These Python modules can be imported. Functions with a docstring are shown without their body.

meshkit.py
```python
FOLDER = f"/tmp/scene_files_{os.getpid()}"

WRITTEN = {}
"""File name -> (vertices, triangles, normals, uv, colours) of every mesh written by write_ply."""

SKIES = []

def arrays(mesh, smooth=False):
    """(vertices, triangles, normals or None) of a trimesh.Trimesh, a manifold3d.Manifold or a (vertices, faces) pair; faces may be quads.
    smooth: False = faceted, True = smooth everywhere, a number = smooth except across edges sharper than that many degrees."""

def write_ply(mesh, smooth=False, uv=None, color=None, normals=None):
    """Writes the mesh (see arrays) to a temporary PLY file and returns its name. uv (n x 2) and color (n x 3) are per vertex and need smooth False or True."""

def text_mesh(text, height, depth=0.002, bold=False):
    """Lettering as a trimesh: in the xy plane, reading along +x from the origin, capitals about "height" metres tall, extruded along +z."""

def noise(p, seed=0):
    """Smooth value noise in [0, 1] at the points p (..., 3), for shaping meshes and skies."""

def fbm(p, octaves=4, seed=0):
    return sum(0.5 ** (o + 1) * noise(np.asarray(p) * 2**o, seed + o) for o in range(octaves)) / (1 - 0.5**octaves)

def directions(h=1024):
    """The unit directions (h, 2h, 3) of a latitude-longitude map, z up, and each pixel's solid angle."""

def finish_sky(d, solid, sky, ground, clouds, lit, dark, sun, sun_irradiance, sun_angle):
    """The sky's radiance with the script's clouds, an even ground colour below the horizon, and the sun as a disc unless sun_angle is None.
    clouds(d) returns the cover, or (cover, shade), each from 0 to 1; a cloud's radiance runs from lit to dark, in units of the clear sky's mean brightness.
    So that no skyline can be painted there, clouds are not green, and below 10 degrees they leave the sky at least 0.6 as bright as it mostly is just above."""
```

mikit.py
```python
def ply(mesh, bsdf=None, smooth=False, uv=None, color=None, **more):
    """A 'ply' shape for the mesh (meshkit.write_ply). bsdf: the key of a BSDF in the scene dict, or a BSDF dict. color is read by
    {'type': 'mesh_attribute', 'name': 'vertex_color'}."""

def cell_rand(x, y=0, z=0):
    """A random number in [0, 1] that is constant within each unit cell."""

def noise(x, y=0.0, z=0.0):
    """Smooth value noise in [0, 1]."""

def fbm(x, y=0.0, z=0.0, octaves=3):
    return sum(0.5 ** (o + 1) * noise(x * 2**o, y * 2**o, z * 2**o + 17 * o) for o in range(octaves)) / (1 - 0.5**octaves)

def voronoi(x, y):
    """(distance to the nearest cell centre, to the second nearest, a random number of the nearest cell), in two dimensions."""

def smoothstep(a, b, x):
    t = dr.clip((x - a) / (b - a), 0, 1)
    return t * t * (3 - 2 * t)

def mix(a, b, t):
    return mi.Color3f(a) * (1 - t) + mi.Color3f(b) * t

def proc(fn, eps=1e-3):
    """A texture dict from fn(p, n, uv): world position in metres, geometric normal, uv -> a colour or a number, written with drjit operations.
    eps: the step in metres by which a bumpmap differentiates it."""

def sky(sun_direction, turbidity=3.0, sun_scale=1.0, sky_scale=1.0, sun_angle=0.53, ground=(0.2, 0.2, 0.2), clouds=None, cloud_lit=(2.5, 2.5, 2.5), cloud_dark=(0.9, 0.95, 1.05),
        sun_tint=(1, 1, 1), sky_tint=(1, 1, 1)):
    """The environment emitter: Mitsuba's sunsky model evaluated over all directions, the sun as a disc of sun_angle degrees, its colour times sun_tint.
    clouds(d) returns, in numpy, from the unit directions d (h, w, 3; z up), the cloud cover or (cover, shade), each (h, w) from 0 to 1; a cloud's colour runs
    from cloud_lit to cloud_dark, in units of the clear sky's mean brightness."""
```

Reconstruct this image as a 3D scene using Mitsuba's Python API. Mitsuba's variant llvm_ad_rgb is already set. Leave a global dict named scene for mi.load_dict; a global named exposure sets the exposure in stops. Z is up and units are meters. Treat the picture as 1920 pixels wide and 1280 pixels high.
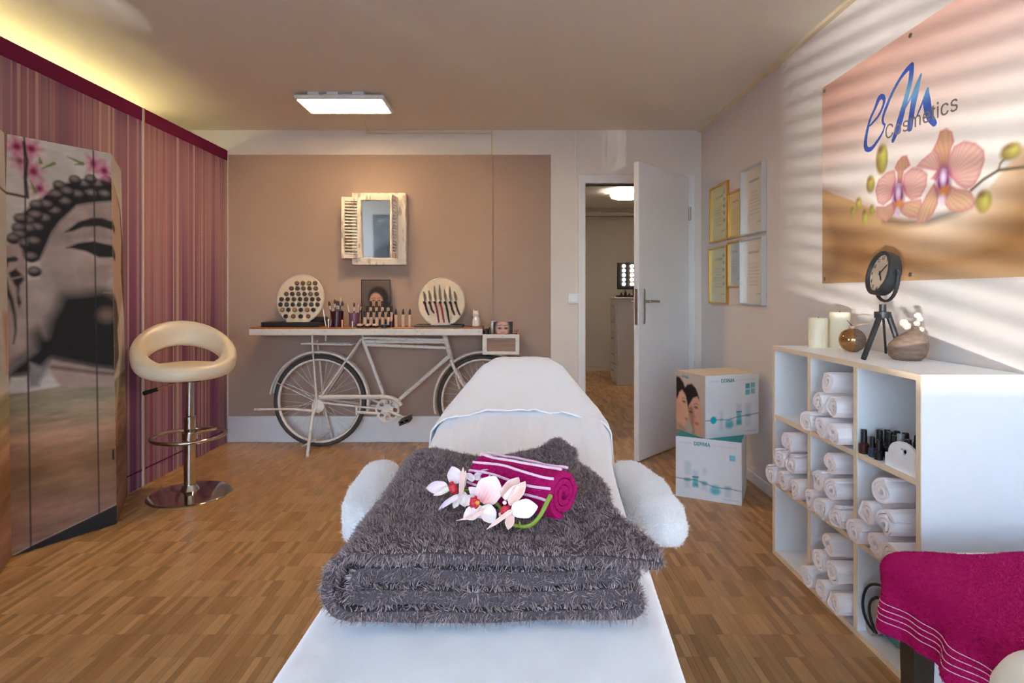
import math, random
import numpy as np, trimesh, manifold3d, drjit as dr, mitsuba as mi
import mikit, meshkit
from shapely.geometry import Polygon, LineString, box as sbox
from shapely.ops import unary_union
T = mi.ScalarTransform4f
rng = np.random.default_rng(7)
random.seed(7)
scene, labels = {}, {}

# ------------------------------------------------------------------ camera, sky, lights, exposure
F, HOR, HC, D = 1060.0, 551.0, 1.136, 4.346        # focal length and horizon in pixels, eye height, distance to the back wall
scene['camera'] = {'type': 'perspective', 'to_world': T().look_at(origin=[0, 0, HC], target=[0, 1, HC], up=[0, 0, 1]),
                   'fov': 2 * math.degrees(math.atan(960 / F)), 'fov_axis': 'x', 'principal_point_offset_y': (640 - HOR) / 1280,
                   'near_clip': 0.02, 'far_clip': 60.0}
exposure = 0.70
scene['sky'] = mikit.sky([0.35, 0.75, 0.9], turbidity=4.0, sun_scale=0.0, sky_scale=27.0, ground=(0.50, 0.48, 0.45), sky_tint=(1.05, 1.0, 0.92))
SKY = 0
# sunlight thrown back up into the room by the bright paving and glass outside the rear window
for k in range(15):
    e = math.radians(9.6 + (k % 3 - 1) * 0.13)
    az = math.atan2(0.72, 1.0) + math.radians((k - 7) * 0.36)
    scene[f'sun_glint_{k}'] = {'type': 'directional', 'direction': [math.sin(az) * math.cos(e), math.cos(az) * math.cos(e), math.sin(e)],
                               'irradiance': {'type': 'rgb', 'value': [0.185, 0.182, 0.172]}}
LED, LED_RGB = 36.0, (1.0, 0.72, 0.40)
HALL, HALL_RGB = 18.0, (1.0, 0.86, 0.68)
TUBE, TUBE_RGB = 15.0, (1.0, 0.86, 0.40)

# ------------------------------------------------------------------ helpers
def at(px, py, Y):
    return np.array([(px - 960) * Y / F, Y, HC - (py - HOR) * Y / F])

def lin(c):
    c = np.asarray(c, float) / 255.0
    r = np.where(c <= 0.04045, c / 12.92, ((c + 0.055) / 1.055) ** 2.4)
    return [float(q) for q in r] if r.ndim == 1 else r

def numbered(name):
    if not any(k == name or k.startswith(name + '__') for k in USED):
        return name
    i = 1
    while f'{name}_{i:03d}' in USED:
        i += 1
    return f'{name}_{i:03d}'
USED = set()

def thing(name, label=None, cat=None, group=None, kind=None):
    key = numbered(name)
    USED.add(key)
    l = {}
    if label: l['label'] = label
    if cat: l['category'] = cat
    if group: l['group'] = group
    if kind: l['kind'] = kind
    if l: labels[key] = l
    return key

def put(key, shape):
    scene[key] = shape
    return key

def obj(name, mesh, bsdf, parent=None, label=None, cat=None, group=None, kind=None, smooth=35, **more):
    key = thing((parent + '__' if parent else '') + name, label, cat, group, kind)
    shape = mesh if isinstance(mesh, dict) else mikit.ply(mesh, bsdf, smooth=smooth, **more)
    return put(key, shape)

def struct(name, mesh, bsdf, parent=None, smooth=False):
    return obj(name, mesh, bsdf, parent, kind=None if parent else 'structure', smooth=smooth)

def cat(*ms):
    return trimesh.util.concatenate([m for m in ms if m is not None])

def B(x0, x1, y0, y1, z0, z1, r=0.0):
    if r <= 0:
        m = trimesh.creation.box((x1 - x0, y1 - y0, z1 - z0))
        m.apply_translation(((x0 + x1) / 2, (y0 + y1) / 2, (z0 + z1) / 2))
        return m
    pts = []
    for x, sx in ((x0, 1), (x1, -1)):
        for y, sy in ((y0, 1), (y1, -1)):
            for z, sz in ((z0, 1), (z1, -1)):
                pts += [(x, y + sy * r, z + sz * r), (x + sx * r, y, z + sz * r), (x + sx * r, y + sy * r, z)]
    return trimesh.convex.convex_hull(np.array(pts))

def frames(p, closed=False):
    p = np.asarray(p, float)
    t = np.roll(p, -1, 0) - np.roll(p, 1, 0) if closed else np.gradient(p, axis=0)
    t /= np.linalg.norm(t, axis=1, keepdims=True) + 1e-12
    up = np.array([0, 0, 1.0]) if abs(t[0, 2]) < 0.9 else np.array([0, 1.0, 0])
    a = np.cross(t[0], up); a /= np.linalg.norm(a)
    A = []
    for i in range(len(p)):
        a = a - t[i] * (a @ t[i]); a = a / (np.linalg.norm(a) + 1e-12)
        A.append(a)
    A = np.array(A)
    return A, np.cross(t, A)

def tube(p, r, n=10, closed=False, flat=1.0, caps=True):
    p = np.asarray(p, float)
    A, C = frames(p, closed)
    r = np.broadcast_to(np.asarray(r, float), (len(p),))
    g = np.arange(n) * 2 * np.pi / n
    v = p[:, None] + r[:, None, None] * (np.cos(g)[None, :, None] * A[:, None] + flat * np.sin(g)[None, :, None] * C[:, None])
    v = v.reshape(-1, 3)
    L = len(p)
    f = []
    for i in range(L if closed else L - 1):
        k = (i + 1) % L
        for j in range(n):
            q = (j + 1) % n
            f += [[i * n + j, k * n + q, i * n + q], [i * n + j, k * n + j, k * n + q]]
    if not closed and caps:
        v = np.vstack([v, p[:1], p[-1:]])
        a, b = L * n, L * n + 1
        for j in range(n):
            q = (j + 1) % n
            f += [[a, j, q], [b, (L - 1) * n + q, (L - 1) * n + j]]
    m = trimesh.Trimesh(v, f, process=False)
    if m.volume < 0: m.invert()
    return m

def rod(a, b, r, r2=None, n=12):
    return tube([a, b], [r, r if r2 is None else r2], n)

def lathe(prof, n=40, at_=(0, 0, 0)):
    prof = np.asarray(prof, float)
    g = np.arange(n) * 2 * np.pi / n
    v = np.stack([prof[:, 0][:, None] * np.cos(g), prof[:, 0][:, None] * np.sin(g), np.repeat(prof[:, 1][:, None], n, 1)], -1).reshape(-1, 3)
    f = []
    for i in range(len(prof) - 1):
        for j in range(n):
            q = (j + 1) % n
            f += [[i * n + j, i * n + q, (i + 1) * n + q], [i * n + j, (i + 1) * n + q, (i + 1) * n + j]]
    m = trimesh.Trimesh(v + np.asarray(at_), f, process=False)
    m.merge_vertices()
    m.update_faces(m.nondegenerate_faces())
    if m.volume < 0: m.invert()
    return m

def smoothpath(p, n=24):
    p = np.asarray(p, float)
    from scipy.interpolate import CubicSpline
    s = np.r_[0, np.cumsum(np.linalg.norm(np.diff(p, axis=0), axis=1) + 1e-9)]
    return CubicSpline(s, p)(np.linspace(0, s[-1], n))

def place(m, rot=None, loc=(0, 0, 0)):
    m = m.copy()
    if rot is not None: m.apply_transform(rot)
    m.apply_translation(loc)
    return m

def basis(x, y, z, o=(0, 0, 0)):
    M = np.eye(4)
    M[:3, 0], M[:3, 1], M[:3, 2], M[:3, 3] = x, y, z, o
    return M

def rotz(deg): return trimesh.transformations.rotation_matrix(math.radians(deg), [0, 0, 1])
def rotx(deg): return trimesh.transformations.rotation_matrix(math.radians(deg), [1, 0, 0])
def roty(deg): return trimesh.transformations.rotation_matrix(math.radians(deg), [0, 1, 0])

def extrude(poly, h):
    gs = getattr(poly, 'geoms', [poly])
    return cat(*[trimesh.creation.extrude_polygon(g, h, engine='earcut') for g in gs])

def gridfaces(nu, nv, cu=False):
    i, j = np.meshgrid(np.arange(nu if cu else nu - 1), np.arange(nv - 1), indexing='ij')
    i2 = (i + 1) % nu
    a, b, c, d = i * nv + j, i2 * nv + j, i2 * nv + j + 1, i * nv + j + 1
    return np.concatenate([np.stack([a, b, c], -1).reshape(-1, 3), np.stack([a, c, d], -1).reshape(-1, 3)])

def sdf(poly, x, y):
    """Signed distance, negative inside."""
    p = np.asarray(poly, float)
    q = np.roll(p, -1, 0)
    dmin = np.full(x.shape, 1e9)
    inside = np.zeros(x.shape, bool)
    for (ax, ay), (bx, by) in zip(p, q):
        ex, ey = bx - ax, by - ay
        wx, wy = x - ax, y - ay
        t = np.clip((wx * ex + wy * ey) / (ex * ex + ey * ey + 1e-12), 0, 1)
        dmin = np.minimum(dmin, (wx - ex * t) ** 2 + (wy - ey * t) ** 2)
        cross = ((ay > y) != (by > y)) & (x < ex * (y - ay) / (ey if ey else 1e-12) + ax)
        inside ^= cross
    d = np.sqrt(dmin)
    return np.where(inside, -d, d)

class Print:
    """A flat printed picture: colours at the points (x, y) of its own sheet, in metres."""
    def __init__(s, w, h, nu, nv, base):
        s.w, s.h, s.nu, s.nv = w, h, nu, nv
        u, v = np.meshgrid(np.linspace(0, 1, nu), np.linspace(0, 1, nv), indexing='ij')
        s.x, s.y = u * w, v * h
        s.c = np.ones(u.shape + (3,)) * np.array(lin(base))
    def mix(s, a, col):
        col = np.array(lin(col)) if np.ndim(col) == 1 else col
        s.c = s.c * (1 - a[..., None]) + col * a[..., None]
    def sd(s, d, col, soft=0.003, alpha=1.0):
        s.mix(np.clip(0.5 - d / (2 * soft), 0, 1) * alpha, col)
    def poly(s, pts, col, soft=0.003, alpha=1.0): s.sd(sdf(pts, s.x, s.y), col, soft, alpha)
    def ell(s, c, rx, ry, col, soft=0.003, alpha=1.0, rot=0):
        cs, sn = math.cos(rot), math.sin(rot)
        dx, dy = s.x - c[0], s.y - c[1]
        a, b = dx * cs + dy * sn, -dx * sn + dy * cs
        s.sd((np.sqrt((a / rx) ** 2 + (b / ry) ** 2) - 1) * min(rx, ry), col, soft, alpha)
    def line(s, pts, w, col, soft=0.002, alpha=1.0):
        pts = np.asarray(pts, float)
        w = np.broadcast_to(np.asarray(w, float), (len(pts),))
        d = np.full(s.x.shape, 1e9)
        for (a, b, wa, wb) in zip(pts[:-1], pts[1:], w[:-1], w[1:]):
            e = b - a
            t = np.clip(((s.x - a[0]) * e[0] + (s.y - a[1]) * e[1]) / (e @ e + 1e-12), 0, 1)
            d = np.minimum(d, np.hypot(s.x - a[0] - e[0] * t, s.y - a[1] - e[1] * t) - (wa + (wb - wa) * t) / 2)
        s.sd(d, col, soft, alpha)
    def noise(s, sx, sy, amp, seed=0, octaves=3):
        n = meshkit.fbm(np.stack([s.x * sx, s.y * sy, s.x * 0 + seed * 3.7], -1), octaves, seed) - 0.5
        s.c = np.clip(s.c * (1 + amp * n[..., None] * 2), 0, 1)
    def shape(s, o, ex, ey, bsdf):
        o, ex, ey = (np.asarray(k, float) for k in (o, ex, ey))
        ex = ex / np.linalg.norm(ex); ey = ey / np.linalg.norm(ey)
        v = o + s.x[..., None] * ex + s.y[..., None] * ey
        m = (v.reshape(-1, 3), gridfaces(s.nu, s.nv))
        return mikit.ply(m, bsdf, smooth=False, color=np.clip(s.c, 0, 1).reshape(-1, 3))

def pile(pts, nrm, length, width, n_seg=2, lean=0.5, curl=0.5, seed=0, droop=0.0, comb=None):
    """Short tapered fibres standing on a surface: one mesh."""
    r = np.random.default_rng(seed)
    N = len(pts)
    L = length * r.uniform(0.65, 1.2, N)[:, None]
    d = nrm + lean * r.normal(size=(N, 3))
    if comb is not None: d = d + comb
    d[:, 2] -= droop
    d /= np.linalg.norm(d, axis=1, keepdims=True)
    side = np.cross(d, r.normal(size=(N, 3)))
    side /= np.linalg.norm(side, axis=1, keepdims=True) + 1e-9
    bend = np.cross(d, side) * curl * r.normal(size=(N, 1))
    rows, k = [], n_seg + 1
    for i in range(k):
        t = i / n_seg
        c = pts + d * L * t + bend * L * t * t * 0.6 + np.array([0, 0, -1.0]) * droop * 0.4 * L * t * t
        w = width * (1 - 0.8 * t)
        rows += [c - side * w / 2, c + side * w / 2]
    v = np.stack(rows, 1).reshape(-1, 3)
    base = (np.arange(N) * 2 * k)[:, None, None]
    f = []
    for i in range(n_seg):
        a = 2 * i
        f += [[a, a + 1, a + 3], [a, a + 3, a + 2]]
    f = (base + np.array(f)[None]).reshape(-1, 3)
    return v, f

def sample(mesh, n, seed=0):
    p, fi = trimesh.sample.sample_surface(mesh, n, seed=seed)
    return np.array(p), np.array(mesh.face_normals[fi])

# ------------------------------------------------------------------ materials
def rgb(c): return {'type': 'rgb', 'value': [float(x) for x in c]}
def mat(key, color, rough=0.5, metallic=0.0, spec=0.5, raw=False, **k):
    col = color if isinstance(color, dict) else rgb(color if raw else lin(color))
    scene['m_' + key] = {'type': 'twosided', 'bsdf': {'type': 'principled', 'base_color': col, 'roughness': rough, 'metallic': metallic, 'specular': spec, **k}}
    return 'm_' + key
def matte(key, color, raw=False):
    col = color if isinstance(color, dict) else rgb(color if raw else lin(color))
    scene['m_' + key] = {'type': 'twosided', 'bsdf': {'type': 'diffuse', 'reflectance': col}}
    return 'm_' + key

PW, PL, PY0 = 0.0236, 0.118, 1.771            # parquet lamella width, length, and where one row starts
def wood_fn(p, n, uv):
    ix, iy = dr.floor(p.x / PW), dr.floor((p.y - PY0) / PL)
    a = mikit.cell_rand(ix, iy, 3)
    b = mikit.cell_rand(ix, iy, 5)
    g = mikit.fbm(p.x * 260 + a * 50, p.y * 9 + b * 30, a * 20, 3)
    c = mikit.mix(lin((150, 112, 68)), lin((186, 146, 98)), mikit.smoothstep(0.05, 1.0, a * 0.85 + 0.1))
    c = mikit.mix(c, mi.Color3f(lin((150, 98, 56))), dr.select(b > 0.8, 0.25, 0.0))
    c = mikit.mix(c, mi.Color3f(lin((120, 88, 58))), dr.select(b < 0.12, 0.28, 0.0))
    return c * (0.86 + 0.28 * g)
M_FLOOR = mat('parquet', mikit.proc(wood_fn), rough=0.34, spec=0.45)
M_JOINT = mat('floor_joint', (92, 64, 40), rough=0.6)

def back_fn(p, n, uv):
    t = mikit.smoothstep(-0.003, 0.003, p.z - 0.2) * mikit.smoothstep(-0.003, 0.003, 2.206 - p.z) * mikit.smoothstep(-0.003, 0.003, 0.299 - p.x) * mikit.smoothstep(-0.004, 0.004, D + 0.05 - p.y)
    return mikit.mix(mi.Color3f(lin((226, 220, 212))), mi.Color3f(lin((168, 146, 133))), t)
M_BACK = matte('back_wall', mikit.proc(back_fn))
M_WALLR = matte('right_wall', (220, 212, 207))
M_WHITE_WALL = matte('white_wall', (222, 218, 212))
M_CEIL = matte('ceiling', (228, 221, 207))
M_HALLWALL = matte('hall_wall', (196, 186, 176))
M_WHITE = mat('white_lacquer', (235, 236, 238), rough=0.35)
M_TRIM = mat('white_trim', (226, 226, 226), rough=0.45)
M_CREAMTRIM = mat('cream_trim', (214, 198, 168), rough=0.6)
M_LAMINATE = mat('white_laminate', (232, 234, 236), rough=0.4)
M_BEECH = mat('beech_edge', (220, 200, 172), rough=0.5)
M_CHROME = mat('chrome', (200, 196, 190), rough=0.08, metallic=1.0)
M_STEEL = mat('steel', (170, 165, 158), rough=0.28, metallic=1.0)
M_GOLD = mat('gold', (214, 170, 84), rough=0.3, metallic=0.9)
M_SILVER = mat('silver_frame', (205, 208, 210), rough=0.3, metallic=0.6)
M_BLACK = mat('black_plastic', (24, 23, 24), rough=0.4)
M_BLACKMAT = mat('black_metal', (38, 39, 42), rough=0.45)
M_SHEET = mat('white_cotton', (240, 239, 240), rough=0.9, spec=0.1, sheen=0.3)
M_TERRY = mat('white_terry', (243, 242, 241), rough=0.95, spec=0.1, sheen=0.4)
M_TOWEL = mat('rolled_towel', (236, 229, 229), rough=0.95, spec=0.1, sheen=0.4)
M_GREY = mat('grey_plush', {'type': 'mesh_attribute', 'name': 'vertex_color'}, rough=0.9, spec=0.05, sheen=0.15)
M_GREYBASE = mat('grey_plush_base', (84, 75, 78), rough=0.9, spec=0.1)
M_PINK = mat('magenta_terry', (178, 22, 98), rough=0.9, spec=0.15, sheen=0.5)
M_PINKLINE = mat('pale_pink_stripe', (236, 196, 214), rough=0.8)
M_CREAM = mat('cream_leather', (222, 202, 172), rough=0.42)
M_CREAM2 = mat('cream_vinyl', (226, 222, 206), rough=0.4)
M_BIKE = mat('worn_white_paint', mikit.proc(lambda p, n, uv: mikit.mix(mi.Color3f(lin((222, 216, 206))), mi.Color3f(lin((150, 140, 130))), 0.6 * mikit.smoothstep(0.6, 0.8, mikit.fbm(p.x * 60, p.y * 60, p.z * 60)))), rough=0.5)
M_TYRE = mat('tyre', (66, 62, 60), rough=0.8)
M_DARKWOOD = mat('dark_wood', (52, 42, 36), rough=0.45)
M_PRINT = mat('print', {'type': 'mesh_attribute', 'name': 'vertex_color'}, rough=0.6, spec=0.3)
M_GLOSSPRINT = mat('gloss_print', {'type': 'mesh_attribute', 'name': 'vertex_color'}, rough=0.25, spec=0.5)
M_PETAL = mat('petal', {'type': 'mesh_attribute', 'name': 'vertex_color'}, rough=0.55, spec=0.3)
M_STEM = mat('green_stem', (128, 150, 48), rough=0.5)
M_TEAL = mat('teal_card', (38, 140, 146), rough=0.6)
M_CARD = mat('white_card', (228, 230, 232), rough=0.55)
M_MIRROR = mat('mirror_silver', (222, 224, 226), rough=0.01, metallic=1.0)
M_CANDLE = mat('cream_wax', (236, 226, 196), rough=0.5)
def tablewood_fn(p, n, uv):
    g = mikit.fbm(p.x * 4, p.y * 70, p.z * 70, 3)
    return mikit.mix(mi.Color3f(lin((96, 56, 30))), mi.Color3f(lin((158, 104, 64))), g)
M_TABLEWOOD = mat('table_wood', mikit.proc(tablewood_fn), rough=0.35)
def driftwood_fn(p, n, uv):
    g = mikit.fbm(p.x * 9, p.y * 50, p.z * 60, 3)
    return mikit.mix(mi.Color3f(lin((120, 92, 76))), mi.Color3f(lin((164, 132, 112))), g)
M_DRIFT = mat('drift_wood', mikit.proc(driftwood_fn), rough=0.6)
M_SHABBY = mat('shabby_white', mikit.proc(lambda p, n, uv: mikit.mix(mi.Color3f(lin((232, 220, 202))), mi.Color3f(lin((176, 160, 142))), mikit.smoothstep(0.5, 0.75, mikit.fbm(p.x * 40, p.y * 40, p.z * 12)))), rough=0.65)
M_PLUM = mat('plum_glass', (50, 16, 30), rough=0.15)
M_BEIGE = mat('foundation', (196, 156, 128), rough=0.3)
M_BEIGE2 = mat('foundation_light', (216, 180, 150), rough=0.3)
M_ROSE = mat('rose_gold', (220, 150, 120), rough=0.25, metallic=0.9)
M_GLASS = 'm_glass'
scene['m_glass'] = {'type': 'thindielectric', 'int_ior': 1.5}
# ------------------------------------------------------------------ the room
XL, XR, ZC, YR = -2.185, 1.455, 2.395, -1.6
XO = -3.4                                              # the outer wall, behind the striped partition
t = 0.12
# floor: base, and lamellae of the mosaic parquet laid on it
fl = struct('floor', B(XO - t, 2.6, YR - t, 9.0, -0.12, -0.006), M_JOINT)
g = 0.0005
lam = B(0, PW - g, 0, PL - g, -0.0065, 0.0, 0.0006)
lam_shape = mikit.ply(lam, M_FLOOR, smooth=False)
lv, lf = np.array(lam.vertices), np.array(lam.faces)
cells, chosen = [], []
for iy in range(-12, 22):
    y = PY0 + iy * PL
    for ix in range(math.floor(-2.6 / PW), math.ceil(XR / PW)):
        x = ix * PW
        cells.append((x, y))
        if -2 <= iy <= 2 and len(chosen) < 290:
            px = 960 + (x + PW / 2) / (y + PL / 2) * F
            if 0 < px < 1730 and not (-0.36 < x < 0.30):
                chosen.append((x, y))
for x, y in chosen:
    k = thing(fl + '__lamella')
    put(k, {**lam_shape, 'to_world': T().translate([x, y, 0])})
pick = set(chosen)
rest = np.array([c for c in cells if c not in pick])
V = (lv[None] + np.c_[rest, np.zeros(len(rest))][:, None]).reshape(-1, 3)
FF = (lf[None] + (np.arange(len(rest)) * len(lv))[:, None, None]).reshape(-1, 3)
obj('lamella_field', (V, FF), M_FLOOR, fl, kind='stuff', smooth=False)
y_end = PY0 + 22 * PL
struct('parquet_beyond', cat(B(XO, XR + 1.1, y_end, 9.0, -0.0065, -0.0002), B(XO, math.floor(-2.6 / PW) * PW - g, YR, y_end, -0.0065, -0.0002),
                             B(math.floor(-2.6 / PW) * PW, XR, YR, PY0 - 12 * PL - g, -0.0065, -0.0002)), M_FLOOR, fl)

struct('ceiling', B(XO - t, 2.6, YR - t, D + t, ZC, ZC + 0.1), M_CEIL)
# back wall with the door opening
DX0, DX1, DZ = 0.552, 1.352, 2.0
struct('wall_back', cat(B(XO - t, DX0, D, D + t, -0.05, ZC + 0.05), B(DX1, 2.6, D, D + t, -0.05, ZC + 0.05), B(DX0, DX1, D, D + t, DZ, ZC + 0.05)), M_BACK)
struct('wall_right', B(XR, XR + t, YR - t, D + 0.05, -0.05, ZC + 0.05), M_WALLR)
OY0, OY1, OZ0, OZ1 = -1.25, 0.35, 0.85, 2.25
struct('wall_outer', cat(B(XO - t, XO, YR - t, OY0, -0.05, ZC + 0.05), B(XO - t, XO, OY1, D + 0.05, -0.05, ZC + 0.05), B(XO - t, XO, OY0, OY1, -0.05, OZ0), B(XO - t, XO, OY0, OY1, OZ1, ZC + 0.05)), M_WHITE_WALL)
w2 = thing('window_2', kind='structure')
obj('window_frame', cat(*[B(XO - 0.09, XO - 0.03, y, y + 0.06, OZ0, OZ1) for y in (OY0, (OY0 + OY1) / 2 - 0.03, OY1 - 0.06)], B(XO - 0.09, XO - 0.03, OY0, OY1, OZ0, OZ0 + 0.06), B(XO - 0.09, XO - 0.03, OY0, OY1, OZ1 - 0.06, OZ1)), M_TRIM, w2)
WX0, WX1, WZ0, WZ1 = -1.72, 1.30, 0.12, 2.28
wr = struct('wall_rear', cat(B(XO - t, WX0, YR - t, YR, -0.05, ZC + 0.05), B(WX1, XR + t, YR - t, YR, -0.05, ZC + 0.05),
                        B(WX0, WX1, YR - t, YR, -0.05, WZ0), B(WX0, WX1, YR - t, YR, WZ1, ZC + 0.05)), M_WHITE_WALL)
w1 = thing('window_1', kind='structure')
fr = [B(WX0, WX1, YR - 0.09, YR - 0.03, WZ0, WZ0 + 0.06), B(WX0, WX1, YR - 0.09, YR - 0.03, WZ1 - 0.06, WZ1)]
for x in (WX0, -0.24, WX1 - 0.06):
    fr.append(B(x, x + 0.06, YR - 0.09, YR - 0.03, WZ0 + 0.06, WZ1 - 0.06))
obj('window_frame', cat(*fr), M_TRIM, w1)
# outside slat blind of the rear window
vb = thing('window_blind', 'white slatted blind hanging in front of the large window behind the viewer', 'blind')
sl = B(WX0 + 0.01, WX1 - 0.01, -0.030, 0.030, -0.0015, 0.0015)
sl_shape = mikit.ply(place(sl, rotx(-15)), M_TRIM, smooth=False)
nsl = int((WZ1 - WZ0) / 0.092)
for i in range(nsl):
    put(thing(vb + '__slat'), {**sl_shape, 'to_world': T().translate([0, YR - 0.20, WZ0 + 0.04 + i * 0.092])})
obj('cord', cat(*[rod((x, YR - 0.20, WZ0), (x, YR - 0.20, WZ1), 0.002, n=6) for x in (-1.5, -0.3, 1.0)]), M_TRIM, vb)

# left partition of striped panels
def stripe_fn(p, n, uv):
    y, z = p.y, p.z
    a = mikit.noise(y * 22 + 5, z * 0.25)
    b = mikit.noise(y * 75, z * 0.4 + 3)
    c = mikit.noise(y * 190 + 11, z * 0.8)
    d = mikit.noise(y * 6.5, z * 0.5 + 9)
    col = mikit.mix(mi.Color3f(lin((118, 80, 112))), mi.Color3f(lin((156, 122, 130))), mikit.smoothstep(0.25, 0.75, 0.5 * a + 0.5 * d))
    col = mikit.mix(col, mi.Color3f(lin((112, 62, 104))), 0.65 * mikit.smoothstep(0.62, 0.75, b))
    col = mikit.mix(col, mi.Color3f(lin((206, 184, 172))), 0.55 * mikit.smoothstep(0.68, 0.8, mikit.noise(y * 60 + 40, z * 0.2)))
    col = mikit.mix(col, mi.Color3f(lin((150, 70, 96))), 0.5 * mikit.smoothstep(0.66, 0.78, mikit.noise(y * 48 + 90, 0.3)))
    col = col * (0.86 + 0.28 * c)
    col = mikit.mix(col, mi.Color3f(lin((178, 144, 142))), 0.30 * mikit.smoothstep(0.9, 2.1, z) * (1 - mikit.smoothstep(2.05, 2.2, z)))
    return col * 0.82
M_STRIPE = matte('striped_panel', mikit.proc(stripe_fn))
M_BAND = matte('plum_band', (104, 36, 66))
M_OCHRE = mat('ochre_profile', (190, 142, 88), rough=0.4, metallic=0.3)
M_PALE = mat('pale_profile', (214, 206, 196), rough=0.5)
ZP = 2.235
wl = struct('wall_left', B(XL - 0.06, XL - 0.006, 0.55, D, 0.0, ZP - 0.004), M_PALE)
ys = [0.55, 1.42, 2.38, 3.345, D]
for i in range(4):
    a, b = ys[i] + (0.012 if i else 0), ys[i + 1] - (0.012 if i < 3 else 0.012)
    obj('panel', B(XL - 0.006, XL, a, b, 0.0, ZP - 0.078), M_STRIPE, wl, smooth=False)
    obj('top_band', B(XL - 0.006, XL + 0.003, a, b, ZP - 0.078, ZP), M_BAND, wl, smooth=False)
    obj('hem_piping', tube([(XL + 0.001, a, 0.098), (XL + 0.001, b, 0.098)], 0.004, 8), M_BAND, wl)
for y in ys[1:-1]:
    obj('joint_profile', B(XL - 0.006, XL + 0.008, y - 0.012, y + 0.001, 0, ZP, 0.001), M_PALE, wl, smooth=False)
    obj('joint_profile', B(XL - 0.006, XL + 0.006, y + 0.001, y + 0.012, 0, ZP, 0.001), M_OCHRE, wl, smooth=False)
obj('joint_profile', B(XL - 0.006, XL + 0.007, D - 0.012, D - 0.001, 0, ZP, 0.001), M_PALE, wl, smooth=False)
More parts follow.
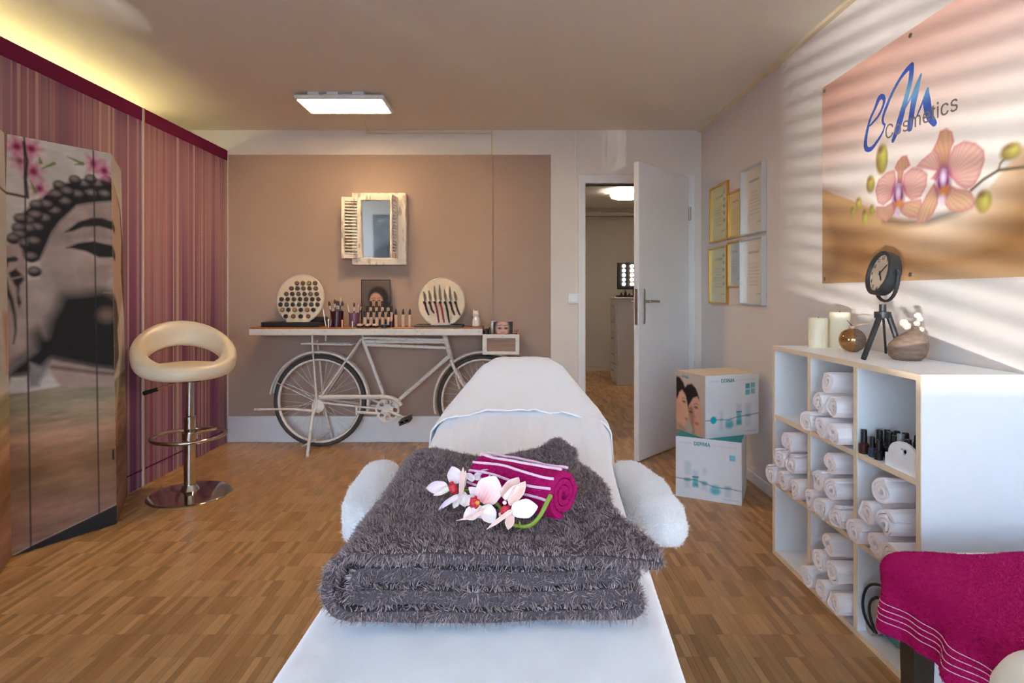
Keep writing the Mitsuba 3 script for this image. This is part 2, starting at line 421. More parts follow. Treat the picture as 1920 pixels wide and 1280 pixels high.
# yellow tube lamp lying behind the top of the partition
tl = thing('tube_lamp', 'yellowish tube lamp hidden behind the top edge of the striped partition', 'lamp')
obj('housing', B(XL - 0.40, XL - 0.34, 0.7, 3.9, 2.05, 2.09), M_TRIM, tl)
tm = tube([(XL - 0.37, 0.75, 2.112), (XL - 0.37, 3.85, 2.112)], 0.02, 12)
put(thing(tl + '__glass_tube'), mikit.ply(tm, M_WHITE, smooth=False, emitter={'type': 'area', 'radiance': rgb(np.array(TUBE_RGB) * TUBE)}))
for y in (1.0, 3.5): obj('bracket', B(XO, XL - 0.34, y, y + 0.03, 2.03, 2.05), M_TRIM, tl)

# baseboards and trims
struct('baseboard_back', cat(B(XL + 0.008, DX0 - 0.045, D - 0.014, D, 0, 0.2, 0.003)), M_TRIM)
struct('baseboard_right', B(XR - 0.012, XR, -1.5, D - 0.02, 0, 0.065, 0.003), M_TRIM)
struct('trim_1', B(XR - 0.025, XR, YR, D, ZC - 0.018, ZC), M_CREAMTRIM)
struct('trim_2', B(-0.160, -0.148, D - 0.006, D, 0.2, 2.206), M_BACK)
struct('trim_3', B(-0.160, -0.148, D - 0.006, D, 2.206, ZC), M_CREAMTRIM)
struct('trim_4', B(0.478, 0.490, D - 0.008, D, 2.06, ZC), M_TRIM)
struct('trim_5', cat(B(-1.12, -0.160, D - 0.012, D, ZC - 0.030, ZC - 0.016), tube([(-1.08, D - 0.2, ZC - 0.003), (-1.10, D - 0.02, ZC - 0.006), (-1.12, D - 0.006, ZC - 0.02)], 0.005, 6)), M_CREAMTRIM)

# light switch
sw = thing('light_switch', 'white light switch on the white wall left of the open door', 'switch')
obj('plate', B(0.43, 0.51, D - 0.010, D, 1.06, 1.14, 0.003), M_WHITE, sw)
obj('rocker', B(0.443, 0.497, D - 0.016, D - 0.010, 1.073, 1.127, 0.003), M_WHITE, sw)

# door: frame, leaf standing open towards the room
fm = cat(B(DX0 - 0.045, DX0 + 0.012, D - 0.014, D + t, 0, DZ + 0.05, 0.003), B(DX1 - 0.012, DX1 + 0.05, D - 0.014, D + t, 0, DZ + 0.05, 0.003), B(DX0, DX1, D - 0.014, D + t, DZ - 0.014, DZ + 0.05, 0.003))
struct('trim_6', fm, M_TRIM)
struct('trim_7', B(DX0 + 0.012, DX1 - 0.012, D + 0.03, D + 0.045, DZ - 0.028, DZ - 0.014), M_BLACK)
d1 = thing('door_1', kind='structure')
hx, hy = 1.352, D - 0.02
ex, ey = at(1198, 867, HC * F / (867 - HOR))[:2]
u = np.array([ex - hx, ey - hy]); wd = float(np.linalg.norm(u)); u /= wd
nrm = np.array([-u[1], u[0]])
if nrm[1] < 0: nrm = -nrm                               # thickness goes away from the viewer
DM = basis([u[0], u[1], 0], [nrm[0], nrm[1], 0], [0, 0, 1], [hx, hy, 0])
def dpart(name, m, mt, parent=None, **k):
    m = place(m); m.apply_transform(DM)
    if np.linalg.det(DM[:3, :3]) < 0: m.invert()
    return obj(name, m, mt, parent or d1, **k)
dpart('door_leaf', B(0, wd, 0.0, 0.040, 0.008, 2.03, 0.002), M_WHITE, smooth=False)
dh = dpart('door_handle', cat(B(wd - 0.075, wd - 0.045, -0.008, 0, 0.93, 1.17, 0.004)), M_STEEL)
dpart('lever', cat(rod((wd - 0.06, -0.004, 1.085), (wd - 0.06, -0.05, 1.085), 0.009), tube([(wd - 0.06, -0.048, 1.085), (wd - 0.10, -0.052, 1.087), (wd - 0.18, -0.05, 1.084)], 0.009, 10)), M_STEEL, dh)
dpart('key_plate', cat(B(wd, wd + 0.003, 0.010, 0.030, 0.93, 1.17)), M_STEEL)
dpart('lever_far', cat(rod((wd - 0.06, 0.044, 1.085), (wd - 0.06, 0.09, 1.085), 0.009), rod((wd - 0.06, 0.088, 1.085), (wd - 0.18, 0.09, 1.084), 0.009)), M_STEEL, dh)
dpart('hinge', rod((-0.004, -0.006, 1.70), (-0.004, -0.006, 1.80), 0.010), M_STEEL)
dpart('hinge', rod((-0.004, -0.006, 0.20), (-0.004, -0.006, 0.30), 0.010), M_STEEL)

# room beyond the door
HX0, HX1, HY = -0.2, 2.5, 8.36
struct('wall_hall_far', B(HX0 - t, HX1 + t, HY, HY + t, -0.05, 2.5), M_HALLWALL)
struct('wall_hall_left', B(HX0 - t, HX0, D + t, HY, -0.05, 2.5), M_HALLWALL)
struct('wall_hall_right', B(HX1, HX1 + t, D + t, HY, -0.05, 2.5), M_HALLWALL)
struct('ceiling_hall', B(HX0 - t, HX1 + t, D + t, HY + t, ZC, ZC + 0.1), M_WHITE_WALL)
struct('baseboard_hall', B(HX0, HX1, HY - 0.012, HY, 0, 0.06), M_HALLWALL)
hp = obj('ceiling_pipe', cat(tube([(HX0, HY - 0.07, 2.31), (HX1, HY - 0.07, 2.31)], 0.035, 14), tube([(HX0, HY - 0.05, 2.255), (HX1, HY - 0.05, 2.255)], 0.012, 10)), M_HALLWALL, label='pale pipes along the top of the far wall seen through the doorway', cat='pipe')
YL = 6.9
rl = thing('round_ceiling_lamp', 'round glowing white lamp on the ceiling of the room beyond the door', 'ceiling lamp')
cxl = (1174 - 960) * YL / F
obj('mount', lathe([(0, ZC), (0.17, ZC), (0.17, ZC - 0.02), (0, ZC - 0.02)], 40, (cxl, YL, 0)), M_TRIM, rl)
put(thing(rl + '__shade'), mikit.ply(lathe([(0, ZC - 0.02), (0.185, ZC - 0.02), (0.195, ZC - 0.05), (0.18, ZC - 0.085), (0.12, ZC - 0.10), (0, ZC - 0.105)], 48, (cxl, YL, 0)), M_WHITE, smooth=True, emitter={'type': 'area', 'radiance': rgb(np.array(HALL_RGB) * HALL)}))
CY = HC * F / (722 - HOR)
cx0, cz = (1157 - 960) * CY / F, HC - 6 * CY / F
hc = thing('white_cabinet', 'tall white cabinet seen through the doorway beside the open door', 'cabinet')
obj('body', B(cx0, cx0 + 0.42, CY, CY + 0.40, 0.0, cz - 0.02, 0.003), M_WHITE, hc)
obj('top_board', B(cx0 - 0.03, cx0 + 0.44, CY - 0.01, CY + 0.45, cz - 0.02, cz, 0.003), M_WHITE, hc)
for k in range(5):
    dk = obj('drawer', B(cx0 - 0.016, cx0, CY + 0.02, CY + 0.38, 0.06 + k * 0.205, 0.25 + k * 0.205, 0.002), M_LAMINATE, hc)
    obj('grip', B(cx0 - 0.026, cx0 - 0.016, CY + 0.13, CY + 0.27, 0.155 + k * 0.205, 0.167 + k * 0.205), M_STEEL, dk)
vm = thing('vanity_mirror', 'dark make-up mirror with bright bulbs standing on the white cabinet beyond the door', 'mirror')
vx, vy = cx0 + 0.03, CY + 0.12
obj('frame', cat(B(vx, vx + 0.5, vy, vy + 0.05, cz + 0.10, cz + 0.44, 0.004), B(vx, vx + 0.5, vy - 0.06, vy + 0.12, cz, cz + 0.025), B(vx + 0.2, vx + 0.3, vy + 0.01, vy + 0.04, cz, cz + 0.12)), M_BLACK, vm)
obj('glass', B(vx + 0.13, vx + 0.37, vy - 0.003, vy, cz + 0.14, cz + 0.41), M_MIRROR, vm)
for xx in (vx + 0.075, vx + 0.18):
    for k in range(5):
        b = trimesh.creation.icosphere(2, 0.024); b.apply_translation((xx, vy - 0.02, cz + 0.165 + k * 0.057))
        put(thing(vm + '__bulb'), mikit.ply(b, M_WHITE, smooth=True, emitter={'type': 'area', 'radiance': rgb((5.0, 4.8, 4.2))}))
for j, (dx, hh) in enumerate(((0.06, 0.06), (0.11, 0.09), (0.16, 0.05))):
    obj('cosmetic_bottle', lathe([(0, 0), (0.016, 0), (0.016, hh * 0.7), (0.008, hh * 0.75), (0.008, hh), (0, hh)], 14, (cx0 + dx, CY + 0.03, cz)), M_BLACK, label='%s dark bottle in front of the make-up mirror beyond the door' % ('low left', 'tallest', 'lowest right')[j], cat='bottle')

# LED ceiling panel
lp = thing('ceiling_lamp', 'flat rectangular white panel lamp under the ceiling of the room', 'ceiling lamp')
x0, x1, y0, y1 = -1.355, -0.795, 3.50, 3.80
obj('frame', B(x0, x1, y0, y1, 2.345, 2.372, 0.006), M_WHITE, lp)
obj('mount', B(x0 + 0.16, x1 - 0.16, y0 + 0.06, y1 - 0.06, 2.372, ZC), M_TRIM, lp)
for q in (0.08, 0.20, 0.36): obj('spacer', B(x0 + q, x0 + q + 0.07, y0 + 0.02, y0 + 0.05, 2.372, ZC), M_TRIM, lp)
dif = extrude(sbox(x0 + 0.016, y0 + 0.016, x1 - 0.016, y1 - 0.016).buffer(-0.012).buffer(0.012), 0.003)
dif.apply_translation((0, 0, 2.3425))
put(thing(lp + '__diffuser'), mikit.ply(dif, M_WHITE, smooth=False, emitter={'type': 'area', 'radiance': rgb(np.array(LED_RGB) * LED)}))

# grey photo poster on the rear wall, seen in the mirror
ps = thing('wall_poster', 'grey photo poster on the wall behind the viewer, reflected in the small mirror', 'poster')
pp = Print(0.62, 0.95, 60, 90, (150, 152, 155))
pp.mix(np.clip(pp.y / 0.95, 0, 1) * 0.4, (110, 112, 118))
pp.ell((0.40, 0.1), 0.26, 0.36, (104, 106, 112), 0.05)
pp.ell((0.26, 0.36), 0.10, 0.12, (40, 42, 48), 0.03)
pp.line([(0.0, 0.5), (0.2, 0.53)], 0.04, (50, 52, 58), 0.02)
pp.noise(6, 6, 0.25, 3)
pp.line([(0.06, 0.86), (0.50, 0.86)], 0.06, (176, 178, 180), 0.02, 0.6)
obj('board', B(-2.50, -1.88, YR, YR + 0.012, 0.92, 1.90), M_BLACK, ps)
obj('print', pp.shape((-1.88, YR + 0.0125, 0.935), (-1, 0, 0), (0, 0, 1), M_PRINT), None, ps)
# ------------------------------------------------------------------ bicycle table
bt = thing('bicycle_table', 'long console table with a wooden top carried by an old white painted bicycle', 'table')
TY0, TY1, TZ = 4.06, 4.325, 0.895
tx0, tx1 = at(467, 0, TY0)[0], at(904, 0, TY0)[0]
bx1 = at(974, 0, TY0)[0]
obj('tabletop', B(tx0, tx1, TY0 + 0.006, TY1, TZ - 0.022, TZ, 0.003), M_TABLEWOOD, bt)
obj('metal_frame', cat(B(tx0 - 0.002, tx1 + 0.002, TY0, TY0 + 0.03, TZ - 0.056, TZ - 0.010, 0.003), B(tx0 - 0.002, tx1 + 0.002, TY1 - 0.03, TY1, TZ - 0.056, TZ - 0.022, 0.003),
                       B(tx0 - 0.002, tx0 + 0.03, TY0 + 0.02, TY1 - 0.02, TZ - 0.056, TZ - 0.022, 0.003)), M_BIKE, bt)
BX = thing(bt + '__side_box')
bz1, bz0 = 0.846, 0.700
put(BX, mikit.ply(cat(B(tx1 + 0.002, bx1, TY0, TY0 + 0.025, bz1 - 0.028, bz1, 0.003), B(tx1 + 0.002, bx1, TY0, TY0 + 0.025, bz0, bz0 + 0.024, 0.003),
                      B(tx1 + 0.002, tx1 + 0.034, TY0, TY0 + 0.025, bz0 + 0.02, bz1 - 0.02, 0.003), B(bx1 - 0.03, bx1, TY0, TY0 + 0.025, bz0 + 0.02, bz1 - 0.02, 0.003),
                      B(tx1 + 0.002, bx1, TY1 - 0.03, TY1, bz0, bz1, 0.003), B(tx1 + 0.004, tx1 + 0.024, TY0 + 0.01, TY1 - 0.01, bz0 + 0.002, bz0 + 0.022), B(bx1 - 0.024, bx1 - 0.004, TY0 + 0.01, TY1 - 0.01, bz0 + 0.002, bz0 + 0.022)), M_BIKE, smooth=35))
obj('wood_panel', B(tx1 + 0.03, bx1 - 0.028, TY0 + 0.008, TY0 + 0.02, bz0 + 0.02, bz1 - 0.024), M_DRIFT, BX)
obj('wood_tray', cat(B(tx1 + 0.01, bx1 - 0.004, TY0 + 0.024, TY1 - 0.028, bz1 - 0.02, bz1 - 0.004), B(bx1 - 0.016, bx1 - 0.002, TY0 + 0.03, TY1 - 0.03, bz1 - 0.004, bz1 + 0.022, 0.002)), M_TABLEWOOD, BX)

BY = 4.20
def bk(px, py, dy=0.0):
    p = at(px, py, BY); p[1] += dy
    return p
WR = 0.342
hubr = bk(600, 749); hubr[2] = WR + 0.003
hubf = bk(906, 749); hubf[2] = WR + 0.003
def circ(c, r, n=72, a0=0, a1=360):
    a = np.radians(np.linspace(a0, a1, n, endpoint=(a1 - a0) != 360))
    return np.stack([c[0] + r * np.cos(a), np.full(n, c[1]), c[2] + r * np.sin(a)], -1)
def wheel(hub):
    w = obj('wheel_rim', tube(circ(hub, WR - 0.035), 0.0115, 10, True), M_BIKE, bt)
    obj('tyre', tube(circ(hub, WR - 0.017), 0.0175, 12, True), M_TYRE, w)
    obj('hub', cat(rod(hub + [0, -0.045, 0], hub + [0, 0.045, 0], 0.018), rod(hub + [0, -0.036, 0], hub + [0, -0.032, 0], 0.030), rod(hub + [0, 0.032, 0], hub + [0, 0.036, 0], 0.030), rod(hub + [0, -0.075, 0], hub + [0, 0.075, 0], 0.008)), M_BIKE, w)
    for k in range(36):
        s = 1 if k % 2 else -1
        a = math.radians(k * 10)
        b = a + math.radians(62) * (1 if (k // 2) % 2 else -1)
        p = hub + np.array([0.028 * math.cos(b), s * 0.033, 0.028 * math.sin(b)])
        q = hub + np.array([(WR - 0.045) * math.cos(a), s * 0.003, (WR - 0.045) * math.sin(a)])
        obj('spoke', rod(p, q, 0.0014, n=5), M_BIKE, w)
wheel(hubr); wheel(hubf)
# mudguards: curved sheet strips
def guard(hub, a0, a1):
    a = np.radians(np.linspace(a0, a1, 50))
    prof = [(-0.030, -0.012), (-0.026, 0.0), (-0.012, 0.006), (0.012, 0.006), (0.026, 0.0), (0.030, -0.012), (0.027, -0.012), (0.024, -0.002), (0.011, 0.003), (-0.011, 0.003), (-0.024, -0.002), (-0.027, -0.012)]
    R = WR + 0.026
    v = np.array([[[hub[0] + (R + dr_) * math.cos(x), hub[1] + yy, hub[2] + (R + dr_) * math.sin(x)] for yy, dr_ in prof] for x in a])
    n = len(prof)
    f = []
    for i in range(len(a) - 1):
        for j in range(n):
            q = (j + 1) % n
            f += [[i * n + j, i * n + q, (i + 1) * n + q], [i * n + j, (i + 1) * n + q, (i + 1) * n + j]]
    return trimesh.Trimesh(v.reshape(-1, 3), f, process=False)
obj('mudguard', guard(hubr, -12, 172), M_BIKE, bt)
obj('mudguard', guard(hubf, 20, 195), M_BIKE, bt)
seat, bbr = bk(679, 634), bk(729, 766)
ht, hb = bk(833, 627), bk(844, 666)
fr = thing(bt + '__frame')
put(fr, mikit.ply(cat(rod(seat, bbr, 0.0145), rod(bk(683, 640), bk(834, 641), 0.013), rod(bk(680, 648), bk(838, 652), 0.012) if False else rod(bk(681, 633), bk(832, 637), 0.012),
     rod(bk(685, 646), bk(840, 652), 0.0125), rod(hb, bbr, 0.0155), rod(ht, hb + (hb - ht) * 0.15, 0.019),
     rod(bbr + [0, -0.04, 0], bbr + [0, 0.04, 0], 0.024)), M_BIKE, smooth=35))
for s in (-1, 1):
    o = np.array([0, s * 0.055, 0])
    obj('stay', rod(seat + o * 0.4, hubr + o * 1.15, 0.008), M_BIKE, bt)
    obj('stay', rod(bbr + o * 0.6, hubr + o * 1.15, 0.009), M_BIKE, bt)
    cr = hb + (hb - ht) * 0.18
    obj('fork_blade', tube(smoothpath([cr + o * 0.75, cr + o + (hubf - cr) * 0.45 + [-0.03, 0, -0.02], cr + o + (hubf - cr) * 0.8 + [-0.03, 0, -0.015], hubf + o * 1.1], 16), np.linspace(0.012, 0.008, 16), 10), M_BIKE, bt)
    obj('rack_strut', rod(bk(590, 638) + o, hubr + o * 1.25, 0.0065), M_BIKE, bt)
    obj('mudguard_stay', rod(hubr + o * 1.2, hubr + np.array([-(WR + 0.02) * math.cos(0.42), s * 0.03, (WR + 0.02) * math.sin(0.42)]), 0.003, n=6), M_BIKE, bt)
    obj('crossing_stay', rod(ht + [0.012, s * 0.02, 0.0], hb + (hb - ht) * 1.6 + [0, s * 0.03, 0], 0.006), M_BIKE, bt)
cg = [bk(604, 742, -0.062), bk(640, 741, -0.062), bk(705, 741, -0.062), bk(728, 741.5, -0.062), bk(744, 746, -0.062), bk(755, 757, -0.062)]
obj('chain_guard', tube(smoothpath(cg, 26), 0.016, 10, flat=1.0) if False else cat(tube(smoothpath(cg, 30), 0.0165, 10)), M_BIKE, bt)
rk = cat(*[rod(bk(570, 643) + [0, dy, 0], bk(664, 645) + [0, dy, 0], 0.006) for dy in (-0.06, 0.0, 0.06)], *[rod(bk(x, 643.5) + [0, -0.06, 0], bk(x, 643.5) + [0, 0.06, 0], 0.006) for x in (573, 600, 632, 660)])
obj('rack', rk, M_BIKE, bt)
# chainwheel with holes, crank, pedal
a = np.linspace(0, 2 * np.pi, 73)[:-1]
ring = Polygon(np.c_[0.088 * np.cos(a) + 0.003 * np.cos(a * 36) * np.cos(a), 0.088 * np.sin(a) + 0.003 * np.cos(a * 36) * np.sin(a)])
for k in range(8):
    th = k * math.pi / 4
    ring = ring.difference(Polygon([(0.058 * math.cos(th) + 0.017 * math.cos(q), 0.058 * math.sin(th) + 0.017 * math.sin(q)) for q in np.linspace(0, 6.28, 20)]))
cw = extrude(ring, 0.005)
cw.apply_transform(basis([1, 0, 0], [0, 0, 1], [0, -1, 0], bbr + [0, -0.048, 0]))
cwk = obj('chainwheel', cw, M_BIKE, bt, smooth=False)
ca = bbr + [0, -0.065, 0]
cb_ = bk(766, 781, -0.065)
obj('crank', cat(rod(ca, cb_, 0.011, 0.009), rod(bbr + [0, 0.03, 0], ca + [0, -0.012, 0], 0.013), rod(bbr + [0, 0.06, 0], 2 * bbr - cb_ + [0, -0.005, 0], 0.011, 0.009)), M_BIKE, cwk)
pz = cb_ + [0, -0.05, 0]
obj('pedal', cat(rod(cb_, pz + [0, -0.05, 0], 0.007), *[place(B(-0.042, 0.042, -0.045, 0.045, -0.006, 0.006, 0.003), roty(-22), pz + [0, 0, dz]) for dz in (-0.013, 0.013)], *[place(B(-0.006, 0.006, -0.045, 0.045, -0.014, 0.014, 0.002), roty(-22), pz + np.array([q * math.cos(0.38), 0, q * math.sin(0.38)])) for q in (-0.036, 0.036)]), M_BLACKMAT, bt)
obj('chain_tensioner', cat(rod(bk(672, 757, -0.05), bk(672, 775, -0.05), 0.008), rod(bk(674, 770, -0.05), bk(712, 772, -0.05), 0.011)), M_BIKE, bt)
# prop stand and the long arm pointing left
foot = at(576, 862, 3.92); foot[2] = 0.006
obj('prop_stand', tube([hubr + [0, -0.075, 0.0], hubr + [-0.02, -0.11, -0.10], foot], [0.013, 0.012, 0.011], 10), M_BIKE, bt)
obj('prop_stand', tube([hubr + [0, 0.06, -0.02], hubr + [0.06, 0.085, -0.30], [hubr[0] + 0.075, BY + 0.09, 0.010]], [0.011, 0.010, 0.010], 10), M_BIKE, bt)
obj('stand_brace', rod((hubr[0] - 0.07, BY - 0.18, 0.05), (hubr[0] + 0.06, BY + 0.085, 0.10), 0.005), M_BIKE, bt)
obj('stand_arm', cat(tube([hubr + [-0.02, -0.085, -0.06], bk(560, 762, -0.085), bk(500, 763, -0.085)], [0.017, 0.016, 0.012], 10, flat=0.6), rod(bk(500, 763, -0.085), bk(487, 763, -0.085), 0.010)), M_BIKE, bt)
obj('axle_plate', place(lathe([(0, 0), (0.048, 0), (0.048, 0.006), (0.03, 0.012), (0, 0.014)], 9), rotx(90), hubr + [0.008, -0.066, -0.03]), M_BIKE, bt)
for (x, dy) in ((591, -0.06), (606, 0.06), (680, 0.0), (834, 0.0)):
    q = bk(x, 640)
    obj('post', rod(q + [0, dy, 0], [q[0], q[1] + dy, TZ - 0.022], 0.008), M_BIKE, bt)

# ------------------------------------------------------------------ things on the table
def disc_stand(name, label, px, py, R, base):
    k = thing(name, label, 'display stand')
    c = at(px, py, 4.19)
    return k, c
TYm = 4.19
# eyeshadow display: a tilted cream disc with pots
es, c0 = disc_stand('eyeshadow_display', 'round cream display disc holding rows of small eyeshadow pots, left end of the table', 563, 560, 0, 0)
tilt = 12
def on_disc(c, m, tl=tilt):
    m = place(m)
    m.apply_transform(basis([1, 0, 0], [0, math.sin(math.radians(tl)), math.cos(math.radians(tl))], [0, -math.cos(math.radians(tl)), math.sin(math.radians(tl))], c))
    return m
M_DISC = mat('display_cream', (226, 206, 176), rough=0.35)
M_DISCRIM = mat('display_rim', (196, 186, 172), rough=0.3)
def disc_poly(R, foot):
    a = np.linspace(0, 2 * np.pi, 90)[:-1]
    c = Polygon(np.c_[R * np.cos(a), R * 1.06 * np.sin(a)])
    c = c.intersection(sbox(-1, -R * 0.93, 1, 1)).union(sbox(-R * foot, -R * 1.06, R * foot * 0.9, -R * 0.8))
    return c.buffer(0.004).buffer(-0.004)
R1 = 0.172
dp = disc_poly(R1, 0.5)
dsk = obj('disc', on_disc(c0, place(extrude(dp, 0.012), loc=(0, 0, -0.012))), M_DISC, es, smooth=False)
obj('rim', on_disc(c0, tube(np.c_[np.array(dp.exterior.coords)[:-1], np.full(len(dp.exterior.coords) - 1, -0.004)], 0.006, 8, True)), M_DISCRIM, es)
obj('base', cat(B(at(498, 0, TYm)[0], at(604, 0, TYm)[0], 4.11, 4.29, TZ, TZ + 0.036, 0.004), B(c0[0] + 0.02, at(606, 0, TYm)[0], 4.20, 4.30, TZ + 0.036, TZ + 0.07, 0.004)), M_BLACK, es)
tones = [(150, 108, 70), (96, 70, 56), (62, 46, 44), (44, 38, 38), (58, 62, 66), (176, 120, 72), (30, 26, 26), (120, 72, 52)]
mt = [mat('pot_%d' % i, c, rough=0.3) for i, c in enumerate(tones)]
rows = [(4, 0.118, 0.035, 0, 0.045), (5, 0.078, 0.02, 1, 0.045), (6, 0.036, 0.008, 1, 0.045), (7, -0.004, 0.0, 2, 0.0455), (7, -0.044, -0.004, 3, 0.0455), (6, -0.084, -0.010, 5, 0.046), (4, -0.132, -0.012, 6, 0.055)]
pot = cat(lathe([(0, 0), (0.0165, 0), (0.0165, 0.008), (0.0125, 0.010)], 14))
for n, yy, xo, tone, sp in rows:
    for i in range(n):
        x = xo + (i - (n - 1) / 2) * sp
        if x * x + (yy / 1.06) ** 2 > (R1 - 0.012) ** 2: continue
        pk = obj('pot', on_disc(c0, place(pot, loc=(x, yy, 0))), M_BLACK, es)
        obj('powder', on_disc(c0, place(lathe([(0, 0.0105), (0.0130, 0.0095)], 12), loc=(x, yy, 0))), mt[(tone + (i * 3 % 2)) % 8], pk)
# lip liner display
ls, c1_ = disc_stand('lip_pencil_display', 'round cream display disc with rows of slanted lipstick pencils, right half of the table', 828, 566, 0, 0)
R2 = 0.171
dp = disc_poly(R2, 0.42)
obj('disc', on_disc(c1_, place(extrude(dp, 0.012), loc=(0, 0, -0.012))), M_DISC, ls, smooth=False)
obj('rim', on_disc(c1_, tube(np.c_[np.array(dp.exterior.coords)[:-1], np.full(len(dp.exterior.coords) - 1, -0.004)], 0.006, 8, True)), M_DISCRIM, ls)
obj('base', B(at(780, 0, TYm)[0], at(869, 0, TYm)[0], 4.10, 4.28, TZ, TZ + 0.014, 0.003), M_BLACK, ls)
M_PENC = [mat('pencil_%d' % i, c, rough=0.35) for i, c in enumerate([(44, 36, 38), (60, 40, 48), (112, 40, 60), (140, 60, 70), (30, 28, 30)])]
for i in range(7):
    x = -0.118 + i * 0.038
    top = 0.10 + (0.03 if i in (2, 3, 5) else 0.0) - 0.02 * abs(i - 3) / 3
    if i in (2, 3, 4, 5, 6, 0, 1):
        obj('applicator', on_disc(c1_, cat(tube([(x, 0.01, 0.006), (x - 0.008, 0.045, 0.006), (x - 0.016, top, 0.006)], [0.009, 0.011, 0.003], 8))), M_STEEL, ls)
    bot = -0.155 if 1 <= i <= 4 else -0.10
    if x * x + bot * bot > 0.028: bot = -0.085
    pk = obj('pencil', on_disc(c1_, cat(tube([(x - 0.004, -0.012, 0.007), (x + 0.010, -0.06, 0.007), (x + 0.028, bot, 0.007)], [0.008, 0.008, 0.006], 8))), M_PENC[i % 5], ls)
    obj('cap', on_disc(c1_, rod((x - 0.010, 0.002, 0.008), (x - 0.004, -0.014, 0.008), 0.010)), M_BLACK, pk)
    if i < 6:
        obj('ridge', on_disc(c1_, tube([(x + 0.019, 0.0, 0.002), (x + 0.030, -0.05, 0.002), (x + 0.046, min(-0.06, bot + 0.02), 0.002)], [0.009, 0.009, 0.007], 8)), M_DISC, ls)
# woman photo card
def face_print(w, h, nu, nv, bg, hair, skin, fc, fr_, tilt_=0.2, eyes=True):
    p = Print(w, h, nu, nv, bg)
    p.noise(8 / w, 8 / h, 0.15, 2)
    X = lambda a, b: (fc[0] + fr_ * a, fc[1] + fr_ * b)
    p.ell(X(0.1, 0.35), fr_ * 1.25, fr_ * 1.45, hair, fr_ * 0.15)
    p.poly([X(0.9, 0.6), X(1.4, -1.6), X(0.8, -2.4), X(0.2, -1.2)], hair, fr_ * 0.2)
    p.poly([X(-0.4, -0.8), X(0.5, -0.8), X(0.8, -2.6), X(-0.9, -2.6)], skin, fr_ * 0.15, 0.9)
    p.ell(X(-0.12, -0.05), fr_ * 0.78, fr_ * 1.08, skin, fr_ * 0.10, rot=tilt_)
    if eyes:
        for s in (-0.46, 0.22):
            p.ell(X(s, 0.10), fr_ * 0.20, fr_ * 0.085, (52, 34, 32), fr_ * 0.05, 0.9)
            p.line([X(s - 0.24, 0.33), X(s, 0.42), X(s + 0.24, 0.36)], fr_ * 0.07, (66, 44, 38), fr_ * 0.05, 0.8)
        p.line([X(-0.16, 0.05), X(-0.26, -0.32), X(-0.12, -0.36)], fr_ * 0.06, (140, 96, 80), fr_ * 0.06, 0.7)
        p.ell(X(-0.16, -0.64), fr_ * 0.24, fr_ * 0.09, (150, 72, 72), fr_ * 0.05, 0.9)
    return p
pc = thing('photo_card', 'standing photo card of a dark-haired woman behind the make-up bottles', 'photo card')
x0, z1 = at(677, 524, 4.28)[0], at(677, 524, 4.28)[2]
w_, h_ = 0.222, z1 - TZ
obj('card', B(x0, x0 + w_, 4.28, 4.286, TZ, z1), M_BLACK, pc)
obj('strut', place(B(-0.03, 0.03, -0.002, 0.002, 0, 0.2), rotx(-10), (x0 + w_ / 2, 4.318, TZ + 0.002)), M_BLACK, pc)
fp = face_print(w_ - 0.012, h_ - 0.012, 70, 100, (88, 76, 70), (34, 28, 28), (196, 146, 120), (0.118, 0.18), 0.062)
obj('print', fp.shape((x0 + 0.006, 4.2795, TZ + 0.006), (1, 0, 0), (0, 0, 1), M_PRINT), None, pc)

def bottle(name, label, c, prof, mbody, cap=None, mcap=M_BLACK, group=None, cat_='bottle', n=16):
    k = thing(name, label, cat_, group)
    obj('body', lathe(prof, n, c), mbody, k)
    if cap is not None: obj('cap', lathe(cap, n, c), mcap, k)
    return k
def P_(px, Y): return np.array([(px - 960) * Y / F, Y, TZ])
# foundation bottles on a stepped rack
rack = obj('tester_rack', cat(B(P_(681, 4.14)[0], P_(737, 4.14)[0], 4.10, 4.14, TZ, TZ + 0.020, 0.002), B(P_(681, 4.14)[0], P_(737, 4.14)[0], 4.142, 4.18, TZ, TZ + 0.055, 0.002), B(P_(683, 4.14)[0], P_(737, 4.14)[0], 4.182, 4.22, TZ, TZ + 0.09, 0.002)), M_BLACK,
           label='black stepped rack carrying the foundation bottles in front of the photo card', cat='rack')
body = [(0, 0), (0.0145, 0), (0.0145, 0.048), (0.006, 0.055), (0, 0.056)]
capp = [(0.0085, 0.052), (0.0085, 0.092), (0.005, 0.098), (0, 0.098)]
for r_, (yy, zz, n, off) in enumerate([(4.12, 0.020, 5, 0.0), (4.161, 0.055, 5, 0.008), (4.201, 0.09, 4, 0.02)]):
    for i in range(n):
        c = np.array([P_(686, 4.14)[0] + i * 0.043 + off, yy, TZ + zz])
        bottle('foundation_bottle', '%s black-capped bottle, %s from left on the %s step of the stepped rack' % (('beige', 'rosy beige')[i % 2], ('first', 'second', 'third', 'fourth', 'fifth')[i], ('front', 'middle', 'top')[r_]), c, body, M_BEIGE if i % 2 else M_BEIGE2, capp, group='foundation bottles on the stepped rack')
for i, px in enumerate((742.5, 756, 768.5)):
    bottle('dropper_bottle', ('left', 'middle', 'right')[i] + ' one of the three slim beige bottles with pointed black caps', P_(px, 4.17), [(0, 0), (0.0135, 0), (0.0135, 0.085), (0.006, 0.092), (0, 0.092)], M_BEIGE2, [(0.009, 0.088), (0.0085, 0.105), (0.003, 0.130), (0, 0.131)], group='slim beige bottles')
